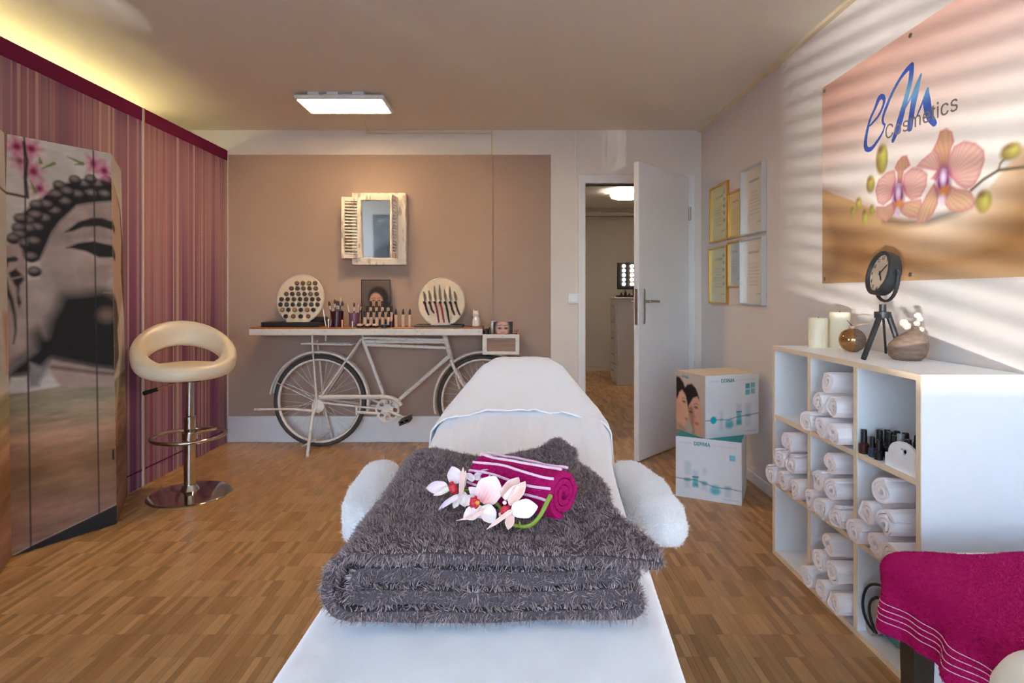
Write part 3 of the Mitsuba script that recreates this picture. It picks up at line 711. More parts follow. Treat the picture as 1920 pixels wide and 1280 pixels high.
for i, px in enumerate((675, 690, 704)):
    bottle('powder_pot', ('left', 'middle', 'right')[i] + ' small cream powder pot at the front edge of the tabletop', P_(px, 4.08), [(0, 0), (0.021, 0), (0.022, 0.013)], M_BLACK, [(0.0225, 0.012), (0.0225, 0.022), (0.018, 0.026), (0, 0.026)], M_BEIGE2, group='powder pots', cat_='pot')
bottle('compact', 'low black compact at the front edge right of the powder pots', P_(721, 4.08), [(0, 0), (0.026, 0), (0.026, 0.014), (0, 0.016)], M_BLACK, cat_='compact')
bottle('nail_polish', 'dark red nail polish bottle with a pale cap beside the stepped rack', P_(734, 4.085), [(0, 0), (0.017, 0), (0.017, 0.04), (0.007, 0.045)], M_PLUM, [(0.0075, 0.044), (0.0085, 0.085), (0, 0.086)], M_BEIGE2)
bottle('lipstick', 'rose gold lipstick tube standing on the front of the tabletop', P_(641.5, 4.09), [(0, 0), (0.0075, 0), (0.0075, 0.052), (0.006, 0.056), (0, 0.056)], M_ROSE, cat_='lipstick')
bottle('lip_gloss', 'clear silvery lip gloss tube standing left of the rose gold lipstick', P_(616, 4.09), [(0, 0), (0.011, 0), (0.011, 0.050), (0, 0.052)], M_STEEL, [(0.009, 0.05), (0.008, 0.06), (0, 0.061)], M_SILVER, cat_='lip gloss')
bottle('mascara', 'silver tube standing in front of the purple brush beaker', P_(661, 4.09), [(0, 0), (0.009, 0), (0.009, 0.045), (0, 0.047)], M_STEEL, cat_='mascara')
# beakers of brushes
M_PURPLE = mat('purple_handle', (92, 40, 104), rough=0.3)
M_BROWNBR = mat('brush_hair', (66, 44, 34), rough=0.8)
M_FERR = mat('ferrule', (200, 190, 180), rough=0.25, metallic=0.8)
M_HANDLE = mat('brush_handle', (58, 22, 28), rough=0.3)
M_PALEBR = mat('pale_brush_hair', (206, 180, 150), rough=0.8)
def beaker(px, R, Hh, m, label):
    c = P_(px, 4.16)
    k = thing('brush_beaker', label, 'beaker')
    obj('cup', lathe([(0, 0), (R, 0), (R, Hh), (R - 0.003, Hh), (R - 0.003, 0.004), (0, 0.004)], 26, c), m, k)
    return c
def brush(c, dx, dy, L, lx, mh, mb, label, fat=0.008):
    a = c + [dx, dy, 0.006]
    b = a + np.array([lx, dy * 0.5, L])
    d_ = (b - a) / np.linalg.norm(b - a)
    k = thing('make_up_brush', label, 'brush')
    obj('handle', tube([a, b], [0.0035, 0.0045], 8), mh, k)
    obj('ferrule', tube([b, b + d_ * 0.028], [0.005, fat * 0.75], 8), M_FERR, k)
    obj('bristles', tube([b + d_ * 0.028, b + d_ * 0.045, b + d_ * 0.062], [fat * 0.75, fat, 0.002], 8), mb, k)
c = beaker(632, 0.046, 0.115, M_PLUM, 'dark plum beaker full of make-up brushes left of the photo card')
for i, (dx, dy, L, lx) in enumerate([(-0.03, 0.0, 0.12, -0.02), (-0.015, 0.015, 0.135, -0.006), (0.0, -0.01, 0.125, 0.004), (0.014, 0.012, 0.15, 0.004), (0.026, 0.0, 0.12, 0.01), (0.004, 0.026, 0.12, -0.004)]):
    brush(c, dx, dy, L, lx, M_HANDLE, M_BROWNBR if i != 3 else M_PALEBR, ['leftmost brown brush in the plum beaker', 'second brown brush from the left in the plum beaker', 'brown brush in the front of the plum beaker', 'tallest pale-haired brush in the plum beaker', 'rightmost brown brush in the plum beaker', 'brown brush at the back of the plum beaker'][i], 0.010)
c = beaker(664, 0.036, 0.10, mat('clear_purple', (112, 66, 96), rough=0.15), 'slim purple beaker of brushes close beside the photo card')
for i, (dx, dy, L, lx) in enumerate([(-0.018, 0.0, 0.10, -0.02), (0.0, 0.012, 0.11, -0.004), (0.014, 0.0, 0.10, 0.012), (0.018, 0.014, 0.115, 0.022)]):
    brush(c, dx, dy, L, lx, M_PURPLE, M_FERR if i % 2 == 0 else M_BROWNBR, ['leftmost silver-tipped brush in the slim purple beaker', 'brown-tipped brush left of centre in the slim purple beaker', 'silver-tipped brush right of centre in the slim purple beaker', 'rightmost brown-tipped brush leaning in the slim purple beaker'][i], 0.007)
c = beaker(610, 0.010, 0.05, M_STEEL, 'tiny steel beaker holding two thin applicators left of the plum beaker') if False else None
for i, (px, lx) in enumerate(((611, -0.012), (620, 0.01))):
    brush(P_(px, 4.13), 0, 0, 0.07, lx, M_FERR, M_FERR, ('left', 'right')[i] + ' one of two thin silver applicators standing left of the plum beaker', 0.007)
# glass jar with a white figurine candle
gj = thing('glass_lantern', 'round clear glass with a small white figurine inside at the right end of the tabletop', 'lantern')
c = P_(892, 4.16)
obj('glass', lathe([(0.03, 0.002), (0.048, 0.02), (0.056, 0.05), (0.05, 0.085), (0.036, 0.108)], 30, c), M_GLASS, gj, smooth=True)
M_WAXW = mat('white_wax', (240, 230, 214), rough=0.5)
fg = thing('white_figurine', 'small white figurine with a rounded head standing inside the clear glass lantern', 'figurine')
obj('body', lathe([(0, 0.004), (0.028, 0.004), (0.030, 0.03), (0.026, 0.06), (0.020, 0.072), (0, 0.074)], 20, c + [0.004, 0, 0]), M_WAXW, fg)
hd = trimesh.creation.icosphere(2, 0.024); hd.apply_scale((1, 1, 1.15)); hd.apply_translation(c + [0.0, 0, 0.093])
obj('head', hd, M_WAXW, fg, smooth=True)
obj('ear', cat(*[rod(c + [s * 0.012, 0, 0.11], c + [s * 0.016, 0, 0.128], 0.007, 0.003) for s in (-1, 1)]), M_WAXW, fg)
# things in the side tray
TB = np.array([0, 0, bz1 - 0.004])
sp = thing('small_photo_card', "small card with a close-up of a woman's face standing in the side tray", 'photo card')
x0 = at(925, 0, 4.17)[0]
z1 = at(0, 603, 4.17)[2]
w_, h_ = 0.142, z1 - TB[2]
obj('card', B(x0, x0 + w_, 4.17, 4.176, TB[2], z1), M_BLACK, sp)
p = Print(w_, h_, 60, 42, (58, 50, 54))
p.ell((w_ * 0.48, h_ * 0.42), w_ * 0.33, h_ * 0.75, (206, 170, 156), 0.01)
for s in (0.33, 0.66):
    p.ell((w_ * s, h_ * 0.46), w_ * 0.10, h_ * 0.09, (60, 40, 44), 0.006)
    p.line([(w_ * (s - 0.13), h_ * 0.68), (w_ * (s + 0.10), h_ * 0.72)], 0.006, (110, 80, 74), 0.004)
p.poly([(w_ * 0.9, h_), (w_, h_), (w_, 0), (w_ * 0.8, 0)], (48, 40, 44), 0.02)
p.ell((w_ * 0.5, h_ * 0.10), w_ * 0.10, h_ * 0.06, (176, 100, 104), 0.006)
obj('print', p.shape((x0, 4.1695, TB[2]), (1, 0, 0), (0, 0, 1), M_PRINT), None, sp)
q = np.array([at(911, 0, 4.12)[0], 4.12, TB[2]])
bottle('compact', 'black round tin lying in the left corner of the side tray', q, [(0, 0), (0.028, 0), (0.03, 0.03), (0.022, 0.04), (0, 0.042)], M_BLACK, cat_='tin')
q = np.array([at(925, 0, 4.22)[0], 4.24, TB[2]])
bottle('cream_jar', 'white jar behind the small photo card in the side tray', q, [(0, 0), (0.02, 0), (0.02, 0.07), (0.016, 0.075)], M_WHITE, [(0.017, 0.072), (0.017, 0.092), (0, 0.094)], M_WHITE, cat_='jar')
q = np.array([at(918, 0, 4.10)[0], 4.095, TB[2]])
bottle('eye_pencil', 'short dark pencil standing at the front left of the side tray', q, [(0, 0), (0.008, 0), (0.008, 0.045), (0.002, 0.055), (0, 0.055)], M_BLACK, cat_='pencil')

# ------------------------------------------------------------------ shuttered mirror on the wall
sm = thing('shutter_mirror', 'small wall mirror in a worn white window frame with louvred shutters', 'mirror')
Yw = D
def mw(px, py): 
    return (px - 960) * D / F, HC - (py - HOR) * D / F
fx0, fz1 = mw(664, 364); fx1, fz0 = mw(764, 497)
gx0, gz1 = mw(681, 378); gx1, gz0 = mw(747, 484)
for nm, b in (('frame_rail', (fx0, fx1, gz1, fz1)), ('frame_rail', (fx0, fx1, fz0, gz0)), ('frame_stile', (fx0, gx0, gz0, gz1)), ('frame_stile', (gx1, fx1, gz0, gz1))):
    obj(nm, B(b[0], b[1], D - 0.062, D, b[2], b[3], 0.003), M_SHABBY, sm)
a_ = math.radians(3.2)
gh = (gz1 - gz0) / 2
gl = B(gx0, gx1, -0.002, 0.002, -gh, gh)
gl = place(gl, rotx(3.2), ((0, D - 0.034, (gz0 + gz1) / 2)))
obj('glass', gl, M_MIRROR, sm, smooth=False)
def shutter(hx_, ang, wS):
    M = trimesh.transformations.rotation_matrix(math.radians(ang), [0, 0, 1])
    o = np.array([hx_, D - 0.066, 0])
    def q(m): return place(m, M, o)
    zt, zb = gz1 + 0.02, gz0 - 0.006
    k = obj('shutter', q(cat(B(0, 0.024, -0.008, 0.008, zb, zt), B(wS - 0.024, wS, -0.008, 0.008, zb, zt), B(0.024, wS - 0.024, -0.008, 0.008, zt - 0.03, zt), B(0.024, wS - 0.024, -0.008, 0.008, zb, zb + 0.03))), M_SHABBY, sm, smooth=False)
    n = 17
    for i in range(n):
        z = zb + 0.04 + i * (zt - zb - 0.08) / (n - 1)
        obj('slat', q(place(B(0.022, wS - 0.022, -0.011, 0.011, -0.0018, 0.0018), rotx(-38), (0, 0, z))), M_SHABBY, k, smooth=False)
shutter(gx0 - 0.004, 180 + 14, 0.138)
shutter(gx1 + 0.004, 180 + 82, 0.138)

# ------------------------------------------------------------------ bar stool
bs = thing('bar_stool', 'chrome bar stool with a cream ring-shaped padded seat and backrest', 'bar stool')
sx, sy = -1.852 * 0.985, 3.20
obj('base', lathe([(0, 0.0), (0.213, 0.0), (0.215, 0.006), (0.205, 0.013), (0.12, 0.020), (0.05, 0.030), (0.042, 0.045), (0.036, 0.06), (0, 0.062)], 64, (sx, sy, 0)), M_CHROME, bs)
obj('pole', cat(rod((sx, sy, 0.05), (sx, sy, 0.43), 0.030, n=28), rod((sx, sy, 0.43), (sx, sy, 0.66), 0.022, n=24), lathe([(0.022, 0.43), (0.032, 0.43), (0.032, 0.445), (0.022, 0.45)], 28, (sx, sy, 0))), M_CHROME, bs)
rg = circ((sx, sy, 0), 0.185, 60); rg = np.c_[rg[:, 0], sy + (rg[:, 2]) - 0.005, np.full(60, 0.335)]
fr_ = obj('foot_ring', tube(rg, 0.010, 12, True), M_CHROME, bs)
obj('ring_bracket', cat(rod((sx, sy, 0.335), (sx + 0.06, sy + 0.165, 0.335), 0.010), lathe([(0.030, 0.315), (0.040, 0.315), (0.040, 0.355), (0.030, 0.355)], 28, (sx, sy, 0))), M_CHROME, fr_)
lv_ = obj('lever', tube([(sx - 0.01, sy - 0.02, 0.655), (sx - 0.10, sy - 0.05, 0.625), (sx - 0.15, sy - 0.06, 0.605)], 0.005, 8), M_CHROME, bs)
obj('grip', tube([(sx - 0.145, sy - 0.06, 0.607), (sx - 0.215, sy - 0.07, 0.585)], [0.011, 0.012], 10), M_BLACK, lv_)
obj('mount', B(sx - 0.09, sx + 0.09, sy - 0.09, sy + 0.09, 0.650, 0.664, 0.004), M_BLACKMAT, bs)
# seat: a closed padded ring, low in front, raised behind, with a seat pad inside its front half
n = 96
th = np.linspace(0, 2 * np.pi, n, endpoint=False)
yaw = math.radians(38)
Rx, Ry = 0.222, 0.200
rise = 0.5 * (1 + np.sin(th))                               # 0 in front, 1 behind
zc_ = 0.700 + 0.195 * np.clip(rise, 0, 1) ** 1.35
ce = np.stack([Rx * np.cos(th), Ry * np.sin(th) + 0.02 * rise, zc_], -1)
rad_in = 0.050 - 0.006 * np.cos(2 * th)
tall = 0.042 + 0.034 * rise
v = []
for i in range(n):
    er = np.array([math.cos(th[i]), math.sin(th[i]), 0])
    lean = 0.28 * rise[i]
    up = np.array([0, 0, 1.0]) * math.cos(lean) + er * math.sin(lean)
    ou = er * math.cos(lean) - np.array([0, 0, 1.0]) * math.sin(lean)
    ww = 0.050 - 0.018 * rise[i]
    for q in np.linspace(0, 2 * np.pi, 20, endpoint=False):
        cx, cy = np.sign(math.cos(q)) * abs(math.cos(q)) ** 0.8, np.sign(math.sin(q)) * abs(math.sin(q)) ** 0.8
        v.append(ce[i] + ou * ww * cx + up * tall[i] * cy)
v = np.array(v)
f = []
for i in range(n):
    for j in range(20):
        k, l = (i + 1) % n, (j + 1) % 20
        f += [[i * 20 + j, k * 20 + j, k * 20 + l], [i * 20 + j, k * 20 + l, i * 20 + l]]
ringm = trimesh.Trimesh(v, f, process=False)
if ringm.volume < 0: ringm.invert()
ringm.apply_transform(trimesh.transformations.rotation_matrix(yaw, [0, 0, 1])); ringm.apply_translation((sx - 0.025, sy + 0.0, 0.008))
obj('padded_ring', ringm, M_CREAM, bs, smooth=True)
pad = lathe([(0, 0.664), (0.15, 0.664), (0.185, 0.675), (0.198, 0.705), (0.180, 0.738), (0.10, 0.748), (0, 0.749)], 48)
pad.apply_scale((1.02, 0.92, 1)); pad.apply_translation((sx - 0.02, sy - 0.0, 0.0))
obj('seat_pad', pad, M_CREAM, bs, smooth=True)

# ------------------------------------------------------------------ folding screen with a printed stone face
SC = {"skin":[[1.027,1.593],[0.769,1.568],[0.643,1.551],[0.581,1.519],[0.48,1.47],[0.401,1.415],[0.341,1.346],[0.303,1.326],[0.28,1.2],[0.17,1.189],[0.152,1.35],[0.086,1.357],[-0.002,1.341],[-0.042,1.277],[-0.048,1.21],[-0.008,1.143],[-0.027,1.076],[-0.035,0.826],[-0.001,0.811],[0.224,0.888],[0.381,0.831],[0.997,0.759]],
 "shade":[[0.488,1.129],[0.65,1.134],[0.905,1.149],[0.999,1.129],[1.06,1.10],[1.06,0.754],[0.997,0.754],[0.784,0.774],[0.381,0.831],[0.266,0.77],[-0.02,0.762],[-0.019,0.793],[0.043,0.827],[0.224,0.888],[0.221,0.958],[0.263,0.971],[0.328,0.941],[0.368,1.016],[0.428,1.062]],
 "brow":[[0.518,1.418],[0.651,1.472],[0.788,1.498],[0.896,1.503],[1.018,1.488],[1.016,1.447],[0.862,1.461],[0.702,1.45],[0.598,1.426]],
 "eye":[[0.525,1.346],[0.658,1.374],[0.805,1.386],[1.013,1.37],[1.011,1.313],[0.856,1.309],[0.719,1.336],[0.596,1.345]],
 "hair":[[0.153,1.496],[0.311,1.57],[0.466,1.637],[0.627,1.662],[0.763,1.686],[1.031,1.695],[1.027,1.592],[0.769,1.567],[0.643,1.55],[0.581,1.518],[0.48,1.469],[0.401,1.413],[0.341,1.345],[0.283,1.283],[0.209,1.281],[0.138,1.303],[0.122,1.362],[0.025,1.368],[0.035,1.391],[0.097,1.429],[0.098,1.461]],
 "curls":[[0.655,1.6],[0.792,1.613],[0.933,1.617],[0.858,1.663],[0.719,1.654],[0.533,1.559],[0.445,1.587],[0.433,1.51],[0.336,1.472],[0.357,1.535],[0.257,1.483],[0.263,1.53],[0.187,1.456],[0.269,1.427],[0.195,1.42],[0.125,1.463],[0.106,1.421],[0.114,1.389],[0.06,1.373],[0.166,1.354],[0.239,1.365],[0.476,1.632],[0.554,1.608],[0.627,1.667],[0.784,1.683],[0.947,1.689],[0.21,1.296],[0.235,1.232]],
 "earo":[[0.066,1.284],[-0.003,1.278],[-0.035,1.233],[-0.007,1.157],[0.034,1.103],[0.058,1.039],[0.065,0.975],[0.046,0.917]],
 "eari":[[0.012,1.224],[0.074,1.243],[0.135,1.212],[0.143,1.194],[0.107,1.171],[0.096,1.13],[0.117,1.093],[0.099,1.075],[0.082,1.093],[0.08,1.157],[0.037,1.193]],
 "fl":[[0.099,1.778],[0.225,1.778],[0.24,1.679],[0.124,1.716],[0.293,1.606],[0.818,1.761],[0.926,1.734]],
 "leaves":[[[0.315,1.697],[0.43,1.73]],[[0.298,1.745],[0.307,1.724]],[[0.56,1.772],[0.702,1.751]],[[0.211,1.638],[0.256,1.59]],[[0.63,1.741],[0.702,1.751]]],
 "ground":[[-0.073,0.701],[0.16,0.7],[0.467,0.709],[1.028,0.673]]}
SW, SHh = 0.41, 1.825
def swp(q): return [(a * SW, b) for a, b in q]
def screen_base(w, nu, nv, seed):
    p = Print(w, SHh, nu, nv, (196, 190, 184))
    p.noise(5, 3, 0.10, seed)
    g = p.y
    low = np.interp(g, [0, 0.12, 0.30, 0.36, 0.48, 0.62, 0.72], [0, 1, 2, 3, 4, 5, 6])
    cols = np.array([lin(c) for c in [(136, 102, 84), (152, 114, 94), (132, 98, 70), (126, 90, 62), (178, 138, 110), (150, 138, 112), (142, 134, 114)]])
    i0 = np.clip(np.floor(low).astype(int), 0, 5); ff = (low - i0)[..., None]
    col = cols[i0] * (1 - ff) + cols[i0 + 1] * ff
    nz = meshkit.fbm(np.stack([p.x * 6, p.y * 34, p.x * 0 + seed], -1), 4, seed)[..., None]
    col = np.clip(col * (0.62 + 0.76 * nz), 0, 1)
    return p, col
p, low = screen_base(SW, 130, 440, 1)
p.poly(swp(SC['skin']), (160, 140, 134), 0.006)
nz = meshkit.fbm(np.stack([p.x * 12, p.y * 9, p.x * 0], -1), 4, 5)
p.c = np.where((sdf(swp(SC['skin']), p.x, p.y) < 0)[..., None], np.clip(p.c * (0.55 + 0.9 * nz[..., None]), 0, 1), p.c)
for c_, rx, ry, col, al in (((0.30, 1.12), 0.05, 0.16, (186, 170, 164), 0.6), ((0.62, 1.52), 0.09, 0.05, (178, 158, 148), 0.5), ((0.75, 1.27), 0.12, 0.06, (184, 162, 146), 0.5), ((0.42, 1.30), 0.03, 0.12, (112, 98, 98), 0.5), ((0.05, 1.05), 0.03, 0.2, (176, 160, 156), 0.6), ((0.1, 0.93), 0.05, 0.05, (176, 156, 148), 0.6)):
    p.ell((c_[0] * SW, c_[1]), rx, ry, col, 0.05, al)
p.poly(swp(SC['hair']), (26, 26, 32), 0.008)
for (a, b) in SC['curls']:
    p.ell((a * SW, b), 0.026, 0.024, (36, 35, 40), 0.005)
    p.ell((a * SW - 0.004, b + 0.008), 0.015, 0.010, (150, 138, 134), 0.010, 0.8)
p.poly(swp(SC['eari']), (34, 34, 38), 0.006)
p.line(swp(SC['earo']), [0.022, 0.020, 0.02, 0.018, 0.014, 0.010, 0.008, 0.004], (44, 46, 50), 0.005)
p.line(swp([(0.02, 1.195), (0.13, 1.21)]), 0.008, (150, 130, 120), 0.004)
p.poly(swp(SC['shade']), (60, 54, 52), 0.06, 0.6)
p.poly(swp(SC['shade']), (26, 27, 29), 0.030)
p.ell((0.93 * SW, 1.03), 0.038, 0.034, (118, 98, 90), 0.02, 0.85)
p.line(swp([(0.90, 1.139), (1.0, 1.137)]), 0.006, (150, 130, 114), 0.004, 0.8)
p.poly(swp(SC['brow']), (32, 31, 32), 0.006)
p.poly(swp(SC['eye']), (26, 26, 28), 0.006)
p.line(swp([(0.50, 1.40), (0.62, 1.40), (0.80, 1.415), (1.0, 1.41)]), 0.010, (120, 104, 98), 0.012, 0.5)
p.ell((0.85 * SW, 1.25), 0.06, 0.035, (120, 100, 84), 0.03, 0.5)
gpoly = swp([(-0.1, -0.1)] + SC['ground'] + [(1.1, -0.1)])
p.poly(swp([(0.381, 0.831), (0.784, 0.774), (1.06, 0.745), (1.06, 0.66), (0.467, 0.70), (0.36, 0.78)]), (166, 142, 132), 0.008)
p.line(swp([(0.381, 0.80), (0.783, 0.757), (1.03, 0.735)]), 0.016, (84, 66, 56), 0.008, 0.8)
dg = np.clip(0.5 - sdf(gpoly, p.x, p.y) / 0.012, 0, 1)
p.mix(dg, low)
p.poly(swp([(0.02, 0.77), (0.155, 0.768), (0.153, 0.70), (0.0, 0.707)]), (190, 184, 180), 0.006)
p.poly(swp([(0.18, 0.83), (0.30, 0.80), (0.26, 0.72), (0.17, 0.72)]), (128, 122, 126), 0.01)
for i, (a, b) in enumerate(SC['fl']):
    c = (a * SW, b); s = 0.8 if i in (3, 4) else 1.0
    for k in range(7):
        q = k * 0.9 + i
        p.ell((c[0] + 0.022 * s * math.cos(q), c[1] + 0.026 * s * math.sin(q)), 0.022 * s, 0.010 * s, (206, 128, 164) if k % 2 else (186, 82, 130), 0.008, 0.75, rot=q)
    p.ell(c, 0.014 * s, 0.016 * s, (128, 26, 72) if i != 3 else (120, 84, 82), 0.008)
for a, b in SC['leaves']:
    p.line(swp([a, b]), [0.004, 0.014], (104, 124, 62), 0.004)
p.line(swp([(0.16, 1.80), (0.185, 1.72), (0.17, 1.64), (0.185, 1.56)]), 0.012, (58, 48, 50), 0.004)
p.line(swp([(-0.05, 1.571), (0.164, 1.561)]), 0.012, (92, 66, 60), 0.003)
p.poly(swp([(0.02, 0.0), (0.166, 0.018), (1.01, 0.093), (1.01, -0.01), (0.0, -0.01)]), (44, 42, 42), 0.003)
p.line(swp([(0.02, 0.003), (0.166, 0.021), (1.01, 0.096)]), 0.004, (176, 160, 150), 0.002)
p.line(swp([(0.972, 0.365), (0.972, 0.32)]), 0.008, (40, 34, 32), 0.002)
p.noise(22, 60, 0.16, 21, 4)
p.noise(9, 6, 0.22, 33, 3)
for q in (0.165, 0.815):
    p.line([(q * SW, 0), (q * SW, SHh)], 0.006, (40, 40, 44), 0.002, 0.9)
def lean(key_shape): return key_shape
fs = thing('folding_screen', 'folding screen printed with a grey stone face, curls and pink blossoms on planks', 'folding screen')
A0, A1, A2, A3 = np.array([-2.16, 2.44]), np.array([-1.95, 2.79]), np.array([-2.172, 3.19]), np.array([-1.94, 2.06])
LEAN = 0.03 / SHh
def panel(a, b, pr, name='panel'):
    u = (b - a); L = np.linalg.norm(u); u = u / L
    nn = np.array([u[1], -u[0]])                            # towards the room
    if nn[0] < 0: nn = -nn
    ez = np.array([-LEAN, 0, 1.0]); ez /= np.linalg.norm(ez)
    o = np.array([a[0], a[1], 0.004])
    M = np.eye(4); M[:3, 0] = [u[0], u[1], 0]; M[:3, 1] = [nn[0], nn[1], 0]; M[:3, 2] = ez; M[:3, 3] = o
    fm = cat(B(0, 0.022, -0.022, -0.002, 0, SHh), B(L - 0.022, L, -0.022, -0.002, 0, SHh), *[B(0.022, L - 0.022, -0.022, -0.002, z, z + 0.03) for z in (0, 0.9, SHh - 0.03)])
    cv = B(0.0, L, -0.002, 0.0, 0, SHh)
    fm.apply_transform(M); cv.apply_transform(M)
    if fm.volume < 0: fm.invert(); cv.invert()
    k = obj(name, cv, M_BEECH, fs, smooth=False)
    obj('wooden_frame', fm, M_BEECH, k, smooth=False)
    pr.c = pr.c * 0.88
    pr.x = pr.x * (L / pr.w)
    sh = pr.shape(o + np.array([nn[0], nn[1], 0]) * 0.0006, (u[0], u[1], 0), ez, M_PRINT)
    obj('print', sh, None, k)
panel(A0, A1, p)
# receding panel on the right, the print goes on
p3, low3 = screen_base(0.45, 60, 300, 9)
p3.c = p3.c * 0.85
p3.poly([(0, 1.70), (0.30, 1.62), (0.36, 1.45), (0.30, 1.25), (0.36, 1.10), (0.22, 1.00), (0.26, 0.9), (0.1, 0.74), (0, 0.74)], (158, 134, 124), 0.02)
p3.poly([(0.10, 1.68), (0.34, 1.6), (0.45, 1.4), (0.45, 1.0), (0.37, 1.12), (0.31, 1.25), (0.36, 1.44), (0.30, 1.6)], (72, 56, 54), 0.02)
p3.poly([(0, 1.13), (0.12, 1.1), (0.2, 1.0), (0.14, 0.95), (0.2, 0.8), (0.0, 0.74)], (48, 42, 42), 0.02)
p3.poly([(0, 1.5), (0.1, 1.47), (0.1, 1.44), (0, 1.45)], (50, 44, 44), 0.01)
p3.poly([(0, 1.37), (0.1, 1.34), (0.1, 1.30), (0, 1.31)], (44, 40, 42), 0.01)
p3.mix(np.clip((0.72 - p3.y) / 0.02, 0, 1), low3 * 0.9)
panel(A1, A2, p3)
p1, low1 = screen_base(0.44, 60, 300, 14)
p1.mix(np.clip((0.72 - p1.y) / 0.02, 0, 1), low1)
p1.line([(0, 1.60), (0.44, 1.571)], 0.012, (92, 66, 60), 0.003)
p1.poly([(0.36, 1.05), (0.44, 1.05), (0.44, 0.80), (0.40, 0.80)], (170, 130, 110), 0.02)
panel(A3, A0, p1)
for q, z in ((A0, 0.3), (A0, 1.5), (A1, 0.3), (A1, 1.5)):
    obj('hinge', rod((q[0] - 0.012 - LEAN * z, q[1], z), (q[0] - 0.012 - LEAN * (z + 0.07), q[1], z + 0.07), 0.005), M_STEEL, fs)
# ------------------------------------------------------------------ cube shelf on the right
SX0, SX1, SY0, SY1, SZ = 1.143, 1.443, 1.582, 2.480, 0.91
BT = 0.018
sh = thing('cube_shelf', 'white nine-cube shelf with pale wooden edges against the right wall', 'shelf')
def board(name, x0, x1, y0, y1, z0, z1, parent=sh, edge=None):
    k = obj(name, B(x0 + 0.003, x1, y0, y1, z0, z1), M_LAMINATE, parent, smooth=False)
    obj('edge_band', B(x0, x0 + 0.003, y0, y1, z0, z1), M_BEECH, k, smooth=False)
    return k
board('top_board', SX0, SX1, SY0 - 0.002, SY1 + 0.002, SZ - BT, SZ)
board('bottom_board', SX0, SX1, SY0 + BT, SY1 - BT, 0.001, 0.020)
board('side_panel', SX0, SX1, SY0, SY0 + BT, 0.001, SZ - BT)
board('side_panel', SX0, SX1, SY1 - BT, SY1, 0.001, SZ - BT)
cellw = (SY1 - SY0 - BT) / 3
rowz = [0.020, 0.312, 0.603, SZ - BT]
for k in (1, 2):
    board('divider', SX0, SX1, SY0 + k * cellw, SY0 + k * cellw + BT, 0.020, SZ - BT)
for c in range(3):
    for r_ in (1, 2):
        board('shelf_board', SX0 + 0.002, SX1, SY0 + BT + c * cellw, SY0 + (c + 1) * cellw, rowz[r_] - 0.009, rowz[r_] + 0.009)
obj('back_panel', B(SX1 - 0.004, SX1, SY0 + BT, SY1 - BT, 0.02, SZ - BT), M_LAMINATE, sh, smooth=False)
for zz, yy in ((0.30, 1), (0.62, 1)):
    obj('screw_cap', rod((SX1 - 0.10 - 0.05 * yy, SY0 - 0.0015, zz), (SX1 - 0.10 - 0.05 * yy, SY0, zz), 0.004), M_LAMINATE, sh)

# rolled towels: spiral rolls, each its own thing
def spiral_poly(turns, r0, r1, thick, sq=1.0, n=120):
    a = np.linspace(0, turns * 2 * np.pi, n)
    r = r0 + (r1 - thick / 2 - r0) * (a / a[-1])
    return LineString(np.c_[r * np.cos(a), sq * r * np.sin(a)]).buffer(thick / 2 * 0.93, 4)
def roll_mesh(L, R, sq, seed):
    th_ = 0.0108
    turns = (R - 0.012) / 0.0142
    poly = spiral_poly(turns, 0.010, R, th_, sq, 90)
    ring = np.array(poly.exterior.coords)
    m = extrude(poly.simplify(0.0006), L)
    m = m.subdivide_to_size(0.035)
    v = np.array(m.vertices)
    v[:, 2] += 0.007 * (meshkit.noise(v * [30, 30, 0] + [seed, 0, 0], seed) - 0.5) * np.where(v[:, 2] < 0.01, 2, 0)
    nn = meshkit.fbm(v * 22 + seed, 3, seed) - 0.5
    v[:, :2] *= (1 + 0.16 * nn)[:, None]
    m.vertices = v
    # along +x
    m.apply_transform(basis([0, 1, 0], [0, 0, 1], [1, 0, 0]))
    return m
ROLLS = {}
for k in range(4):
    ROLLS[k] = mikit.ply(roll_mesh(0.30, 0.0445, (0.94, 0.86, 0.98, 0.9)[k], k), M_TOWEL, smooth=30)
cname = ['nearest', 'middle', 'farthest']
def towel(c, r_, y, z, rot, out, label, s=1.0, kind=0):
    key = thing('rolled_towel', label, 'towel', 'rolled white towels in the cube shelf')
    put(key, {**ROLLS[kind % 4], 'to_world': T().translate([SX0 - out, y, z]).rotate([1, 0, 0], rot).scale([1, s, s])})
